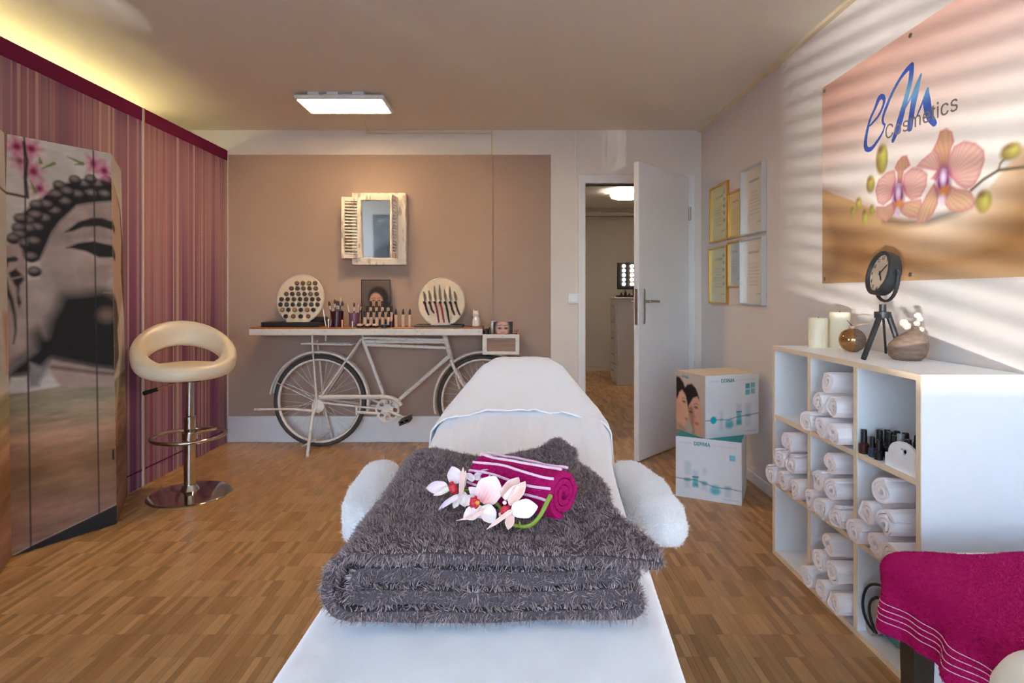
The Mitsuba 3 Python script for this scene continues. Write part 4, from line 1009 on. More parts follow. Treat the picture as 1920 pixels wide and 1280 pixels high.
def pilee(c, r_, where, counts=(3, 2, 1), outs=None, seed=0):
    rr = np.random.default_rng(seed + 100)
    y0 = SY0 + BT + c * cellw
    w = cellw - BT
    pos = []
    z0 = rowz[r_] + 0.009 + 0.046
    bott = [(y0 + 0.049 + i * (w - 0.098) / max(counts[0] - 1, 1), z0) for i in range(counts[0])]
    pos += [('bottom', i, p_) for i, p_ in enumerate(bott)]
    mid = [((bott[i][0] + bott[i + 1][0]) / 2, z0 + 0.081) for i in range(counts[1])]
    pos += [('second', i, p_) for i, p_ in enumerate(mid)]
    if counts[2]: pos += [('top', 0, ((mid[0][0] + mid[1][0]) / 2 + 0.0, z0 + 0.163))]
    for lay, i, (y, z) in pos:
        n = {'bottom': counts[0], 'second': counts[1], 'top': 1}[lay]
        # seen from the room, a smaller y is the right-hand side
        side = '' if n == 1 else (('right', 'left')[i] if n == 2 else ('right', 'middle', 'left')[i]) + ' roll of the '
        lab = f'white rolled towel, {side}{lay} layer, {where}' if n > 1 else f'white rolled towel lying on top of the pile, {where}'
        out = {'bottom': 0.030, 'second': 0.018, 'top': 0.004}[lay] + rr.uniform(-0.006, 0.010)
        towel(c, r_, y, z, float(rr.uniform(0, 360)) if False else float(rr.choice([0, 40, 160, 200, 300]) + rr.uniform(-15, 15)), out, lab, 1.0 if lay != 'top' else 1.06, int(rr.integers(0, 4)))
pilee(1, 2, 'upper middle cube', seed=1)
pilee(2, 1, 'far middle-row cube', seed=2)
pilee(1, 1, 'central cube', seed=3)
pilee(0, 1, 'near middle-row cube', seed=4)
pilee(1, 0, 'lowest middle cube', seed=5)
# small carton in the far upper cube
ct = thing('small_carton', 'small pale carton with a dark lower band in the far upper cube of the shelf', 'carton')
yb = SY0 + BT + 2 * cellw + 0.012
obj('box', B(SX0 + 0.055, SX0 + 0.115, yb, yb + 0.075, rowz[2] + 0.009, rowz[2] + 0.165, 0.002), mat('carton', (206, 196, 188), rough=0.6), ct)
obj('band', B(SX0 + 0.054, SX0 + 0.116, yb - 0.001, yb + 0.076, rowz[2] + 0.0095, rowz[2] + 0.060), mat('carton_band', (92, 102, 106), rough=0.6), ct, smooth=False)
# nail polish in the near upper cube, with a white caddy with a heart cut-out
zz = rowz[2] + 0.009
y0 = SY0 + BT
hk = thing('heart_caddy', 'white wooden caddy with a heart cut-out in its rounded end, near upper cube', 'caddy')
ya, yb = y0 + 0.004, y0 + 0.150
prof = [(0, 0), (0.146, 0), (0.146, 0.036), (0.132, 0.040)] + [(0.066 + 0.066 * math.cos(q), 0.040 + 0.046 * math.sin(q)) for q in np.linspace(0.0, math.pi, 20)] + [(0.0, 0.036)]
hp_ = Polygon(prof).buffer(0)
q = np.linspace(0, 2 * np.pi, 40)
heart = Polygon(np.c_[0.064 + 0.0008 * 16 * np.sin(q) ** 3, 0.058 + 0.0008 * (13 * np.cos(q) - 5 * np.cos(2 * q) - 2 * np.cos(3 * q) - np.cos(4 * q))])
em = extrude(hp_.difference(heart), 0.008)
em.apply_transform(basis([0, 1, 0], [0, 0, 1], [1, 0, 0], [SX0 + 0.012, ya, zz]))
obj('end_board', em, M_LAMINATE, hk, smooth=False)
obj('tray', cat(B(SX0 + 0.020, SX0 + 0.24, ya, yb, zz, zz + 0.006), B(SX0 + 0.020, SX0 + 0.24, ya, ya + 0.006, zz + 0.006, zz + 0.035), B(SX0 + 0.020, SX0 + 0.24, yb - 0.006, yb, zz + 0.006, zz + 0.035), B(SX0 + 0.234, SX0 + 0.24, ya + 0.006, yb - 0.006, zz + 0.006, zz + 0.04)), M_LAMINATE, hk, smooth=False)
pol = {'black': (28, 26, 30), 'dark brown': (56, 30, 28), 'dark red': (110, 26, 44), 'bright pink': (196, 44, 120), 'violet': (72, 58, 140), 'dark blue': (46, 58, 82), 'plum': (84, 30, 62)}
M_POL = {k: mat('polish_' + k.replace(' ', '_'), c, rough=0.15) for k, c in pol.items()}
M_GREYCAP = mat('grey_cap', (150, 158, 166), rough=0.3, metallic=0.4)
def polish(x, y, z, col, capm, label, s=1.0):
    c = (x, y, z)
    k = thing('nail_polish', label, 'nail polish', 'nail polish bottles in the cube shelf')
    obj('bottle', lathe(np.array([(0, 0), (0.0145, 0), (0.0155, 0.004), (0.0155, 0.030), (0.008, 0.038), (0, 0.038)]) * s, 16, c), M_POL[col], k)
    obj('cap', lathe(np.array([(0.0085, 0.036), (0.0095, 0.038), (0.0085, 0.078), (0, 0.079)]) * s, 14, c), capm, k)
spots = [(0.016, 0.262, 'dark brown', M_BLACK, 1.0, 'dark brown polish bottle, foremost left of the nail polishes'), (0.052, 0.238, 'black', M_BLACK, 1.05, 'black polish bottle just behind the foremost brown one'),
         (0.020, 0.224, 'dark blue', M_BLACK, 0.82, 'short dark blue polish bottle in the front row of the nail polishes'), (0.018, 0.190, 'black', M_BLACK, 0.80, 'short black polish bottle in the front row beside the heart caddy'),
         (0.060, 0.200, 'black', M_BLACK, 1.1, 'tall black polish bottle behind the front row left of the caddy'), (0.055, 0.168, 'dark brown', M_BLACK, 1.05, 'brown polish bottle close to the left corner of the caddy'),
         (0.090, 0.258, 'plum', M_BLACK, 1.0, 'plum polish bottle at the left side of the cube'), (0.100, 0.225, 'dark red', M_BLACK, 1.05, 'dark red polish bottle in the third row left of the caddy'),
         (0.100, 0.185, 'black', M_BLACK, 1.1, 'black polish bottle in the third row left of the caddy')]
for dx, dy, col, cm, s, lab in spots:
    polish(SX0 + dx, y0 + dy, zz, col, cm, lab, s)
spots = [(0.045, 0.128, 'bright pink', M_GREYCAP, 1.15, 'bright pink polish bottle with a grey cap standing in the heart caddy'), (0.045, 0.095, 'violet', M_BLACK, 1.05, 'violet polish bottle with a black cap in the heart caddy'),
         (0.045, 0.060, 'dark blue', M_BLACK, 1.05, 'dark blue polish bottle in the front of the heart caddy'), (0.045, 0.025, 'dark red', M_BLACK, 1.1, 'dark red polish bottle at the right end of the heart caddy'),
         (0.085, 0.110, 'black', M_BLACK, 1.15, 'black polish bottle in the second row of the heart caddy'), (0.085, 0.075, 'plum', mat('red_cap', (120, 30, 50), rough=0.3), 1.2, 'plum polish bottle with a dark red cap in the heart caddy'),
         (0.085, 0.040, 'bright pink', mat('pink_cap', (190, 50, 90), rough=0.3), 1.15, 'pink polish bottle with a pink cap at the back of the heart caddy')]
for dx, dy, col, cm, s, lab in spots:
    polish(SX0 + dx, y0 + dy, zz + 0.006, col, cm, lab, s)
# foot spa with its cable in the near lowest cube
M_TAUPE = mat('taupe_plastic', (168, 150, 136), rough=0.5)
sp = thing('table_appliance', 'taupe plastic appliance with an arched handle and teal tank in the near lowest cube', 'appliance')
arch = LineString([(0.255, 0.02), (0.235, 0.10), (0.20, 0.128), (0.16, 0.12), (0.07, 0.055), (0.02, 0.02)]).buffer(0.020, 8)
am = extrude(arch, 0.030)
am.apply_transform(basis([0, 1, 0], [0, 0, 1], [1, 0, 0], [SX0 + 0.03, y0 + 0.002, 0.021]))
obj('handle', am, M_TAUPE, sp)
obj('tank', B(SX0 + 0.062, SX0 + 0.21, y0 + 0.06, y0 + 0.235, 0.021, 0.085, 0.012), mat('teal_tank', (52, 112, 118), rough=0.3), sp)
obj('body', B(SX0 + 0.072, SX0 + 0.25, y0 + 0.03, y0 + 0.262, 0.086, 0.150, 0.02), M_TAUPE, sp)
cb = smoothpath([(SX0 + 0.028, y0 + 0.225, 0.045), (SX0 + 0.018, y0 + 0.255, 0.07), (SX0 + 0.02, y0 + 0.266, 0.15), (SX0 + 0.03, y0 + 0.235, 0.195), (SX0 + 0.06, y0 + 0.18, 0.205), (SX0 + 0.09, y0 + 0.12, 0.235), (SX0 + 0.12, y0 + 0.02, 0.26)], 40)
obj('cable', tube(cb, 0.0042, 8), M_BLACK, sp)
cb = smoothpath([(SX0 + 0.028, y0 + 0.215, 0.045), (SX0 + 0.022, y0 + 0.235, 0.08), (SX0 + 0.022, y0 + 0.240, 0.13), (SX0 + 0.03, y0 + 0.21, 0.165), (SX0 + 0.06, y0 + 0.16, 0.17), (SX0 + 0.12, y0 + 0.04, 0.165)], 40)
obj('cable', tube(cb, 0.0042, 8), M_BLACK, sp)

# ------------------------------------------------------------------ on top of the shelf
def on_top(px, py):
    Y = (HC - SZ) * F / (py - HOR)
    return np.array([(px - 960) * Y / F, Y, SZ])
def candle(px, py, R, Hh, label):
    c = on_top(px, py); c[1] += R * 0.9; c[0] += R * 0.6
    k = thing('pillar_candle', label, 'candle')
    obj('wax', lathe([(0, 0.0), (R, 0.0), (R, Hh - 0.004), (R - 0.004, Hh), (R * 0.6, Hh - 0.004), (0, Hh - 0.007)], 40, c), M_CANDLE, k)
    obj('wick', rod(c + [0, 0, Hh - 0.008], c + [0.001, 0, Hh + 0.006], 0.0012, n=6), M_BLACK, k)
candle(1532, 652, 0.037, 0.125, 'shorter cream pillar candle at the far end of the shelf top')
candle(1573, 653, 0.039, 0.150, 'taller cream pillar candle behind the brown glass ball')
# half glass, half wood ball
c = on_top(1590, 661) + [0.035, 0.03, 0.046]
gb = thing('ball_vase', 'ball vase, half amber glass and half ribbed brown wood, beside the tripod clock', 'vase')
ang = math.radians(18)
nb = np.array([math.cos(ang), -math.sin(ang), 0])
ball = trimesh.creation.icosphere(4, 0.047)
half = trimesh.intersections.slice_mesh_plane(ball, nb, [0, 0, 0], cap=True)
half.apply_translation(c)
obj('wood_half', half, mat('vase_wood', mikit.proc(lambda p, n, uv: mikit.mix(mi.Color3f(lin((96, 78, 66))), mi.Color3f(lin((136, 114, 98))), mikit.fbm(p.x * 60, p.y * 60, p.z * 260))), rough=0.7), gb)
gh_ = trimesh.intersections.slice_mesh_plane(ball, -nb, [0, 0, 0])
gh_.apply_translation(c - nb * 0.0005)
scene['m_amber'] = {'type': 'twosided', 'bsdf': {'type': 'principled', 'base_color': rgb(lin((176, 132, 86))), 'metallic': 0.75, 'roughness': 0.09, 'specular': 0.6}}
obj('glass_half', gh_, 'm_amber', gb, smooth=True)
obj('neck', lathe([(0.010, 0.040), (0.012, 0.050), (0.011, 0.056), (0.008, 0.050)], 20, c), M_TAUPE, gb)
lf_ = tube(smoothpath([c + [0, 0, 0.05], c + [0.01, -0.02, 0.060], c + [0.03, -0.07, 0.066]], 12), np.r_[np.linspace(0.002, 0.009, 6), np.linspace(0.009, 0.001, 6)], 8, flat=0.25)
obj('leaf', lf_, mat('dry_leaf', (206, 176, 150), rough=0.8), gb)
obj('leaf', tube(smoothpath([c + [0, 0, 0.05], c + [-0.012, 0.0, 0.068], c + [-0.02, 0.004, 0.078]], 8), np.linspace(0.003, 0.001, 8), 6), M_DARKWOOD, gb)
# tripod clock
tc = thing('tripod_clock', 'black table clock shaped like a studio lamp on a three-legged stand', 'clock')
hub_ = on_top(1655, 655); 
Yc = 2.00
hub_ = at(1655, 580, Yc)
top = hub_ + [0, 0, 0.0]
obj('collar', cat(rod(top + [0, 0, -0.010], top + [0, 0, 0.018], 0.011, n=16), rod(top + [0, 0, -0.030], top + [0, 0, -0.008], 0.026, n=20)), M_BLACKMAT, tc)
feet = [at(1619, 0, 1.93), at(1694, 0, 1.955), at(1661, 0, 2.12)]
for i, ft in enumerate(feet):
    b_ = np.array([ft[0], ft[1], SZ + 0.001])
    d_ = (b_ - top); d_[2] = 0; d_ /= np.linalg.norm(d_)
    obj('leg', rod(top + d_ * 0.018 + [0, 0, -0.02], b_ + [0, 0, 0.004], 0.0095 if i < 2 else 0.004, 0.0085 if i < 2 else 0.004, n=10), M_BLACKMAT, tc)
# head: a drum facing the viewer's left and slightly up
fd = np.array([-0.97, 0.12, 0.22]); fd /= np.linalg.norm(fd)
sd = np.cross([0, 0, 1.0], fd); sd /= np.linalg.norm(sd)
ud = np.cross(fd, sd)
hc_ = at(1660, 514, Yc) + [0, 0, 0]
HM = basis(sd, ud, fd, hc_)
def head(m): return place(m, HM)
RC = 0.079
drum = lathe([(0, -0.022), (RC * 0.80, -0.020), (RC * 0.95, -0.012), (RC, 0.002), (RC, 0.026), (RC - 0.004, 0.029), (RC - 0.012, 0.028), (RC - 0.013, 0.016), (0, 0.016)], 56)
hdk = obj('head', head(drum), M_BLACKMAT, tc)
fc_ = lathe([(0, 0.0175), (RC - 0.0135, 0.0175)], 48)
obj('face', head(fc_), mat('clock_face', (164, 148, 132), rough=0.6), hdk, smooth=False)
nums = []
for k in range(12):
    a_ = math.radians(90 - 30 * (k + 1))
    txm = meshkit.text_mesh(str(k + 1), 0.012, 0.0008)
    ctr = txm.bounds.mean(0)
    txm.apply_translation([0.055 * math.cos(a_) - ctr[0], 0.055 * math.sin(a_) - ctr[1], 0.0178])
    nums.append(txm)
obj('numerals', head(cat(*nums)), M_BLACKMAT, hdk, smooth=False, kind='stuff')
for nm, a_, L_, w_ in (('hour_hand', -55, 0.032, 0.0032), ('minute_hand', 38, 0.046, 0.0024)):
    hm = place(B(-0.008, L_, -w_, w_, 0.0185, 0.0195), rotz(a_))
    obj(nm, head(hm), M_BLACK, hdk, smooth=False)
yk = [hc_ + sd * (RC + 0.006) * math.cos(q) + (np.array([0, 0, 1.0]) * 0 + ud) * 0 + np.array([0, 0, 1.0]) * (RC + 0.016) * math.sin(q) for q in np.linspace(math.radians(8), math.radians(-188), 30)]
obj('yoke', tube(yk, 0.007, 10, flat=0.6), M_BLACKMAT, tc)
obj('pivot', cat(*[rod(hc_ + sd * s * (RC - 0.002), hc_ + sd * s * (RC + 0.012), 0.008) for s in (-1, 1)]), M_BLACKMAT, tc)
# stone-like vase
c = on_top(1697, 678); c[1] += 0.055; c[0] += 0.045
sv = thing('stone_vase', 'squat brown stone-like vase with an off-centre neck and small dried blossoms', 'vase')
vp = lathe([(0, 0.0), (0.045, 0.0), (0.060, 0.012), (0.066, 0.030), (0.064, 0.046), (0.050, 0.066), (0.028, 0.080), (0.014, 0.088), (0.010, 0.098), (0.007, 0.096), (0.006, 0.086), (0, 0.084)], 48)
v = np.array(vp.vertices); v[:, 2] *= 1.18; v[:, :2] *= 0.90
k_ = np.clip((v[:, 2] - 0.03) / 0.06, 0, 1.2) ** 1.5
v[:, 0] += 0.016 * k_ * 0.6; v[:, 1] -= 0.016 * k_
v[:, :2] *= (1 + 0.05 * (meshkit.fbm(v * 30, 3) - 0.5))[:, None]
vp.vertices = v + c
obj('body', vp, mat('stone_vase', mikit.proc(lambda p, n, uv: mikit.mix(mi.Color3f(lin((104, 84, 70))), mi.Color3f(lin((150, 124, 106))), mikit.fbm(p.x * 50, p.y * 50, p.z * 120))), rough=0.75), sv, smooth=True)
nk = c + [0.016 * 0.7, -0.016 * 1.15, 0.106]
M_BLOS = mat('dry_blossom', (238, 214, 196), rough=0.8)
for i, (dx, dz) in enumerate(((0.006, 0.02), (0.016, 0.036), (0.008, 0.048), (0.020, 0.0), (-0.028, 0.012), (-0.038, 0.022))):
    s_ = obj('sprig', tube([nk, nk + [dx * 0.5, 0, dz * 0.6], nk + [dx, -0.004, dz]], 0.001, 5), M_DRIFT, sv)
    m = trimesh.creation.icosphere(2, 0.009 if i < 4 else 0.012)
    vv = np.array(m.vertices); vv *= (0.8 + 0.5 * meshkit.noise(vv * 300 + i))[:, None]
    m.vertices = vv + nk + [dx, -0.004, dz]
    obj('blossom', m, M_BLOS, s_, smooth=False)

# ------------------------------------------------------------------ certificates
def cert(label, y0, y1, z0, z1, frame, paper, fw=0.014, deep=0.018, seed=0, gold=False, group=None):
    k = thing('framed_certificate', label, 'certificate', group)
    xw = XR - 0.0005
    fm = [B(xw - deep, xw, y0, y1, z0, z0 + fw, 0.002), B(xw - deep, xw, y0, y1, z1 - fw, z1, 0.002), B(xw - deep, xw, y0, y0 + fw, z0 + fw - 0.002, z1 - fw + 0.002, 0.002), B(xw - deep, xw, y1 - fw, y1, z0 + fw - 0.002, z1 - fw + 0.002, 0.002)]
    obj('frame', cat(*fm), frame, k)
    obj('backing', B(xw - 0.006, xw, y0 + 0.004, y1 - 0.004, z0 + 0.004, z1 - 0.004), M_CARD, k, smooth=False)
    w, h = y1 - y0 - 2 * fw, z1 - z0 - 2 * fw
    p = Print(w, h, 40, 60, paper)
    rr = np.random.default_rng(seed)
    ink = (110, 100, 90)
    # x runs from left to right as one reads it
    p.line([(w * 0.28, h * 0.80), (w * 0.72, h * 0.80)], h * 0.035, ink, 0.004, 0.55)
    for j in range(7):
        zz_ = h * (0.62 - j * 0.055)
        q = rr.uniform(0.18, 0.36)
        p.line([(w * q, zz_), (w * (1 - q), zz_)], h * 0.012, ink, 0.003, 0.4)
    p.line([(w * 0.60, h * 0.14), (w * 0.84, h * 0.16)], h * 0.012, (70, 66, 80), 0.003, 0.5)
    if gold:
        p.ell((w * 0.3, h * 0.75), w * 0.22, h * 0.16, (214, 196, 120), 0.03, 0.6)
        for j in range(5):
            p.ell((w * 0.80, h * (0.86 - 0.13 * j)), w * 0.055, h * 0.03, (96, 104, 120), 0.006, 0.7)
    sh_ = p.shape((xw - 0.0065, y1 - fw, z0 + fw), (0, -1, 0), (0, 0, 1), M_GLOSSPRINT)
    obj('certificate_print', sh_, None, k)
cert('gold-framed yellowish certificate, upper frame of the column nearest the door', 3.784, 4.120, 1.500, 1.900, M_GOLD, (206, 196, 142), 0.013, seed=1, gold=True)
cert('gold-framed greenish certificate, lower frame of the column nearest the door', 3.790, 4.140, 1.066, 1.466, M_GOLD, (200, 198, 160), 0.013, seed=2, gold=True)
cert('small gold-framed tan certificate, upper middle of the six frames', 3.562, 3.776, 1.500, 1.806, M_GOLD, (204, 178, 124), 0.012, seed=3)
cert('small gold-framed bluish certificate, lower middle of the six frames', 3.570, 3.780, 1.178, 1.480, M_GOLD, (170, 180, 186), 0.012, seed=4)
cert('silver-framed pale certificate, upper frame of the column nearest the orchid poster', 3.228, 3.535, 1.495, 1.905, M_SILVER, (206, 198, 184), 0.010, 0.030, seed=5)
cert('silver-framed pale certificate, lower frame of the column nearest the orchid poster', 3.228, 3.550, 1.070, 1.474, M_SILVER, (210, 202, 188), 0.010, 0.030, seed=6)

# ------------------------------------------------------------------ orchid poster
PWd, PHt = 1.2, 0.902
po = thing('orchid_poster', 'large glossy board with pink orchids and a blue lettered logo on the right wall', 'poster')
xp = XR - 0.022
obj('board', B(xp, xp + 0.006, 2.61 - PWd, 2.61, 1.184, 1.184 + PHt), M_CARD, po, smooth=False)
p = Print(PWd, PHt, 440, 330, (226, 220, 212))
q = p.y / PHt
u_ = p.x / PWd
top_ = np.clip((q - 0.52) / 0.48, 0, 1)[..., None]
left = np.clip(1 - u_ * 1.25, 0, 1)[..., None]
p.c = np.array(lin((236, 228, 220))) * (1 - top_ ** 0.8) + np.array(lin((222, 178, 166))) * top_ ** 0.8
lf2 = np.clip(left * (0.25 + 1.0 * top_), 0, 1) * 0.75
p.c = p.c * (1 - lf2) + np.array(lin((204, 152, 134))) * lf2
def PP(pts): return [(a * PWd, b * PHt) for a, b in pts]
hill = [(-0.05, 0.49), (0.02, 0.475), (0.08, 0.44), (0.139, 0.412), (0.223, 0.366), (0.314, 0.318), (0.42, 0.262), (0.52, 0.228), (0.60, 0.225), (0.68, 0.24), (0.76, 0.30), (0.85, 0.40), (0.95, 0.50), (1.05, 0.56), (1.05, -0.1), (-0.05, -0.1)]
dsd = sdf(PP(hill), p.x, p.y)
dd = np.clip(-dsd / (0.20 * PHt), 0, 1)[..., None]
body = np.array(lin((200, 158, 112))) * (1 - dd) + np.array(lin((142, 100, 62))) * dd
hi = np.exp(-((p.x - 0.66 * PWd) / (0.22 * PWd)) ** 2)[..., None] * (1 - dd) ** 2
body = body * (1 - hi * 0.75) + np.array(lin((246, 226, 206))) * hi * 0.75
wv = 0.5 + 0.5 * np.sin(p.y * 46 + 1.6 * np.sin(p.x * 5))
body = body * (0.93 + 0.12 * wv)[..., None]
dl = np.clip(1 - u_ / 0.16, 0, 1)[..., None] * np.clip((0.30 - q) / 0.3, 0, 1)[..., None]
body = body * (1 - 0.45 * dl)
p.mix(np.clip(0.5 - dsd / 0.012, 0, 1), body)
p.line(PP([(0.0, 0.49), (0.08, 0.455), (0.2, 0.392), (0.30, 0.335)]), 0.022, (150, 104, 70), 0.02, 0.6)
# shadow under the flowers
p.line(PP([(0.36, 0.262), (0.45, 0.236), (0.55, 0.225), (0.66, 0.242), (0.72, 0.262)]), 0.02, (92, 62, 44), 0.015, 0.8)
p.line(PP([(0.705, 0.306), (0.743, 0.332), (0.788, 0.351), (0.90, 0.334), (1.0, 0.36)]), 0.010, (112, 94, 74), 0.004)
p.line(PP([(0.788, 0.351), (0.793, 0.371), (0.814, 0.392)]), 0.007, (120, 104, 80), 0.004)
def petal2(pts, base, col=(226, 168, 158), edge=(196, 112, 128)):
    P2 = PP(pts)
    d_ = sdf(P2, p.x, p.y)
    b = np.array([base[0] * PWd, base[1] * PHt])
    an = np.arctan2(p.y - b[1], p.x - b[0]); rr_ = np.hypot(p.x - b[0], p.y - b[1])
    vein = 0.5 + 0.5 * np.sin(an * 46 + 3 * np.sin(rr_ * 30) + 2 * np.sin(p.x * 60))
    c0_ = np.array(lin(col)) * (1 - 0.12 * vein[..., None]) 
    c0_ = c0_ * (1 - np.exp(-(rr_ / 0.05) ** 2)[..., None] * 0.7) + np.array(lin((186, 70, 120))) * np.exp(-(rr_ / 0.05) ** 2)[..., None] * 0.7
    ed = np.exp(-(np.clip(-d_, 0, 1) / 0.010) ** 2)[..., None] * 0.55
    c0_ = c0_ * (1 - ed) + np.array(lin(edge)) * ed
    p.mix(np.clip(0.5 - d_ / 0.008, 0, 1), c0_)
FB = [[[0.411,0.469],[0.424,0.493],[0.445,0.509],[0.466,0.505],[0.482,0.459],[0.453,0.445],[0.445,0.396],[0.424,0.402],[0.424,0.445]],[[0.411,0.377],[0.419,0.423],[0.411,0.461],[0.375,0.463],[0.333,0.442],[0.317,0.4],[0.329,0.343],[0.357,0.325],[0.393,0.342]],[[0.445,0.385],[0.453,0.433],[0.49,0.449],[0.525,0.435],[0.551,0.405],[0.547,0.359],[0.525,0.324],[0.486,0.317],[0.462,0.342]],[[0.402,0.332],[0.366,0.319],[0.319,0.329],[0.329,0.277],[0.371,0.255],[0.411,0.278],[0.419,0.312]],[[0.432,0.317],[0.478,0.319],[0.525,0.316],[0.536,0.273],[0.517,0.243],[0.478,0.248],[0.445,0.272],[0.428,0.298]]]
FA = [[[0.569,0.487],[0.587,0.52],[0.598,0.552],[0.622,0.553],[0.642,0.532],[0.65,0.494],[0.639,0.474],[0.629,0.401],[0.591,0.412],[0.587,0.463]],[[0.587,0.406],[0.502,0.446],[0.529,0.467],[0.569,0.487],[0.591,0.462],[0.605,0.401],[0.584,0.371],[0.562,0.384]],[[0.622,0.389],[0.629,0.443],[0.648,0.478],[0.683,0.486],[0.72,0.464],[0.746,0.431],[0.748,0.395],[0.732,0.345],[0.714,0.317],[0.687,0.31],[0.658,0.338],[0.635,0.371]],[[0.594,0.325],[0.591,0.283],[0.573,0.248],[0.54,0.221],[0.506,0.228],[0.517,0.277],[0.547,0.329],[0.577,0.366]],[[0.632,0.344],[0.658,0.324],[0.702,0.306],[0.717,0.273],[0.711,0.245],[0.677,0.235],[0.635,0.246],[0.612,0.279],[0.612,0.314]]]
for F_, bs_ in ((FB, (0.428, 0.355)), (FA, (0.610, 0.365))):
    for i in (0, 3, 4, 1, 2):
        petal2(F_[i], bs_, (204, 156, 124) if i == 0 else (214, 172, 140) if i > 2 else (222, 176, 164))
    bx_, by_ = bs_[0] * PWd, bs_[1] * PHt
    p.ell((bx_, by_ - 0.004), 0.032, 0.052, (132, 44, 112), 0.012)
    p.ell((bx_ + 0.004, by_ - 0.036), 0.022, 0.018, (196, 128, 66), 0.008)
    p.ell((bx_, by_ + 0.010), 0.012, 0.022, (228, 206, 232), 0.008)
    p.ell((bx_ - 0.004, by_ - 0.065), 0.012, 0.016, (224, 196, 216), 0.008)
for (a, b), rx, ry in (((0.35, 0.524), 0.036, 0.058), ((0.292, 0.432), 0.026, 0.034), ((0.743, 0.258), 0.030, 0.034), ((0.822, 0.40), 0.036, 0.024), ((0.228, 0.361), 0.02, 0.024), ((0.264, 0.293), 0.022, 0.03), ((0.196, 0.330), 0.016, 0.02), ((0.300, 0.315), 0.014, 0.02)):
    p.ell((a * PWd, b * PHt), rx, ry, (158, 136, 74), 0.006)
    p.ell((a * PWd + rx * 0.25, b * PHt + ry * 0.1), rx * 0.5, ry * 0.7, (196, 186, 92), 0.012)
    p.ell((a * PWd - rx * 0.2, b * PHt + ry * 0.7), rx * 0.4, ry * 0.25, (128, 74, 66), 0.008, 0.7)
obj('print', p.shape((xp - 0.0006, 2.61, 1.184), (0, -1, 0), (0, 0, 1), M_GLOSSPRINT), None, po)
# lettering of the logo: brush strokes and the word beneath
def stroke(pts, w, n=50):
    pts = smoothpath(np.array(pts) * [PWd, PHt], n)
    s = np.linspace(0, 1, n)
    wd_ = np.interp(s, np.linspace(0, 1, len(w)), w)
    parts = [LineString([pts[i], pts[i + 1]]).buffer((wd_[i] + wd_[i + 1]) / 4, 6) for i in range(n - 1)]
    return unary_union(parts)
M_LOGO = mat('logo_blue', mikit.proc(lambda p, n, uv: mikit.mix(mi.Color3f(lin((54, 84, 166))), mi.Color3f(lin((112, 170, 206))), mikit.smoothstep(1.78, 1.88, p.z) * (1 - mikit.smoothstep(1.86, 1.93, p.z)) * mikit.smoothstep(2.17, 2.08, p.y))), rough=0.4)
M_INK = mat('logo_ink', (112, 104, 100), rough=0.5)
def on_poster(m):
    m.apply_transform(basis([0, -1, 0], [0, 0, 1], [-1, 0, 0], [xp - 0.0009, 2.61, 1.184]))
    return m
es_ = [[0.291,0.693],[0.325,0.712],[0.351,0.740],[0.360,0.785],[0.345,0.795],[0.320,0.764],[0.295,0.728],[0.279,0.687],[0.268,0.641],[0.270,0.600],[0.287,0.588],[0.325,0.608],[0.351,0.634],[0.366,0.667]]
lg = [stroke(es_, [0.008, 0.010, 0.012, 0.022, 0.012, 0.012, 0.016, 0.022, 0.016, 0.010, 0.006], 70), stroke([[0.366,0.667],[0.355,0.687],[0.369,0.732],[0.404,0.789],[0.445,0.834],[0.486,0.854]], [0.008, 0.015, 0.014, 0.013, 0.022]),
      stroke([[0.486,0.854],[0.48,0.789],[0.461,0.729],[0.441,0.67],[0.404,0.586]], [0.024, 0.022, 0.024, 0.032, 0.016]), stroke([[0.438,0.672],[0.471,0.712],[0.502,0.757],[0.526,0.798]], [0.005, 0.008, 0.006, 0.006]),
      stroke([[0.526,0.798],[0.502,0.734],[0.489,0.674],[0.479,0.61]], [0.008, 0.032, 0.026, 0.028]), stroke([[0.502,0.633],[0.526,0.676],[0.552,0.73]], [0.005, 0.008, 0.012]),
      stroke([[0.552,0.73],[0.549,0.70],[0.556,0.636],[0.578,0.588]], [0.010, 0.036, 0.034, 0.022])]
for g_ in lg:
    obj('logo_stroke', on_poster(extrude(g_.simplify(0.0005), 0.0004)), M_LOGO, po, smooth=False)
txm = meshkit.text_mesh('Cosmetics', 0.062, 0.0004)
sc_ = (0.662 - 0.369) * PWd / (txm.bounds[1][0] - txm.bounds[0][0])
txm.apply_translation([-txm.bounds[0][0], 0, 0]); txm.apply_scale((sc_, sc_, 1)); txm.apply_translation([0.369 * PWd, 0.603 * PHt, 0.0005])
obj('word', on_poster(txm), M_INK, po, smooth=False)
for yy in (0.022, 0.58, 1.178):
    for zz_ in (0.022, PHt - 0.022):
        obj('screw', rod((xp - 0.004, 2.61 - yy, 1.184 + zz_), (XR - 0.0006, 2.61 - yy, 1.184 + zz_), 0.008, n=16), M_STEEL, po)

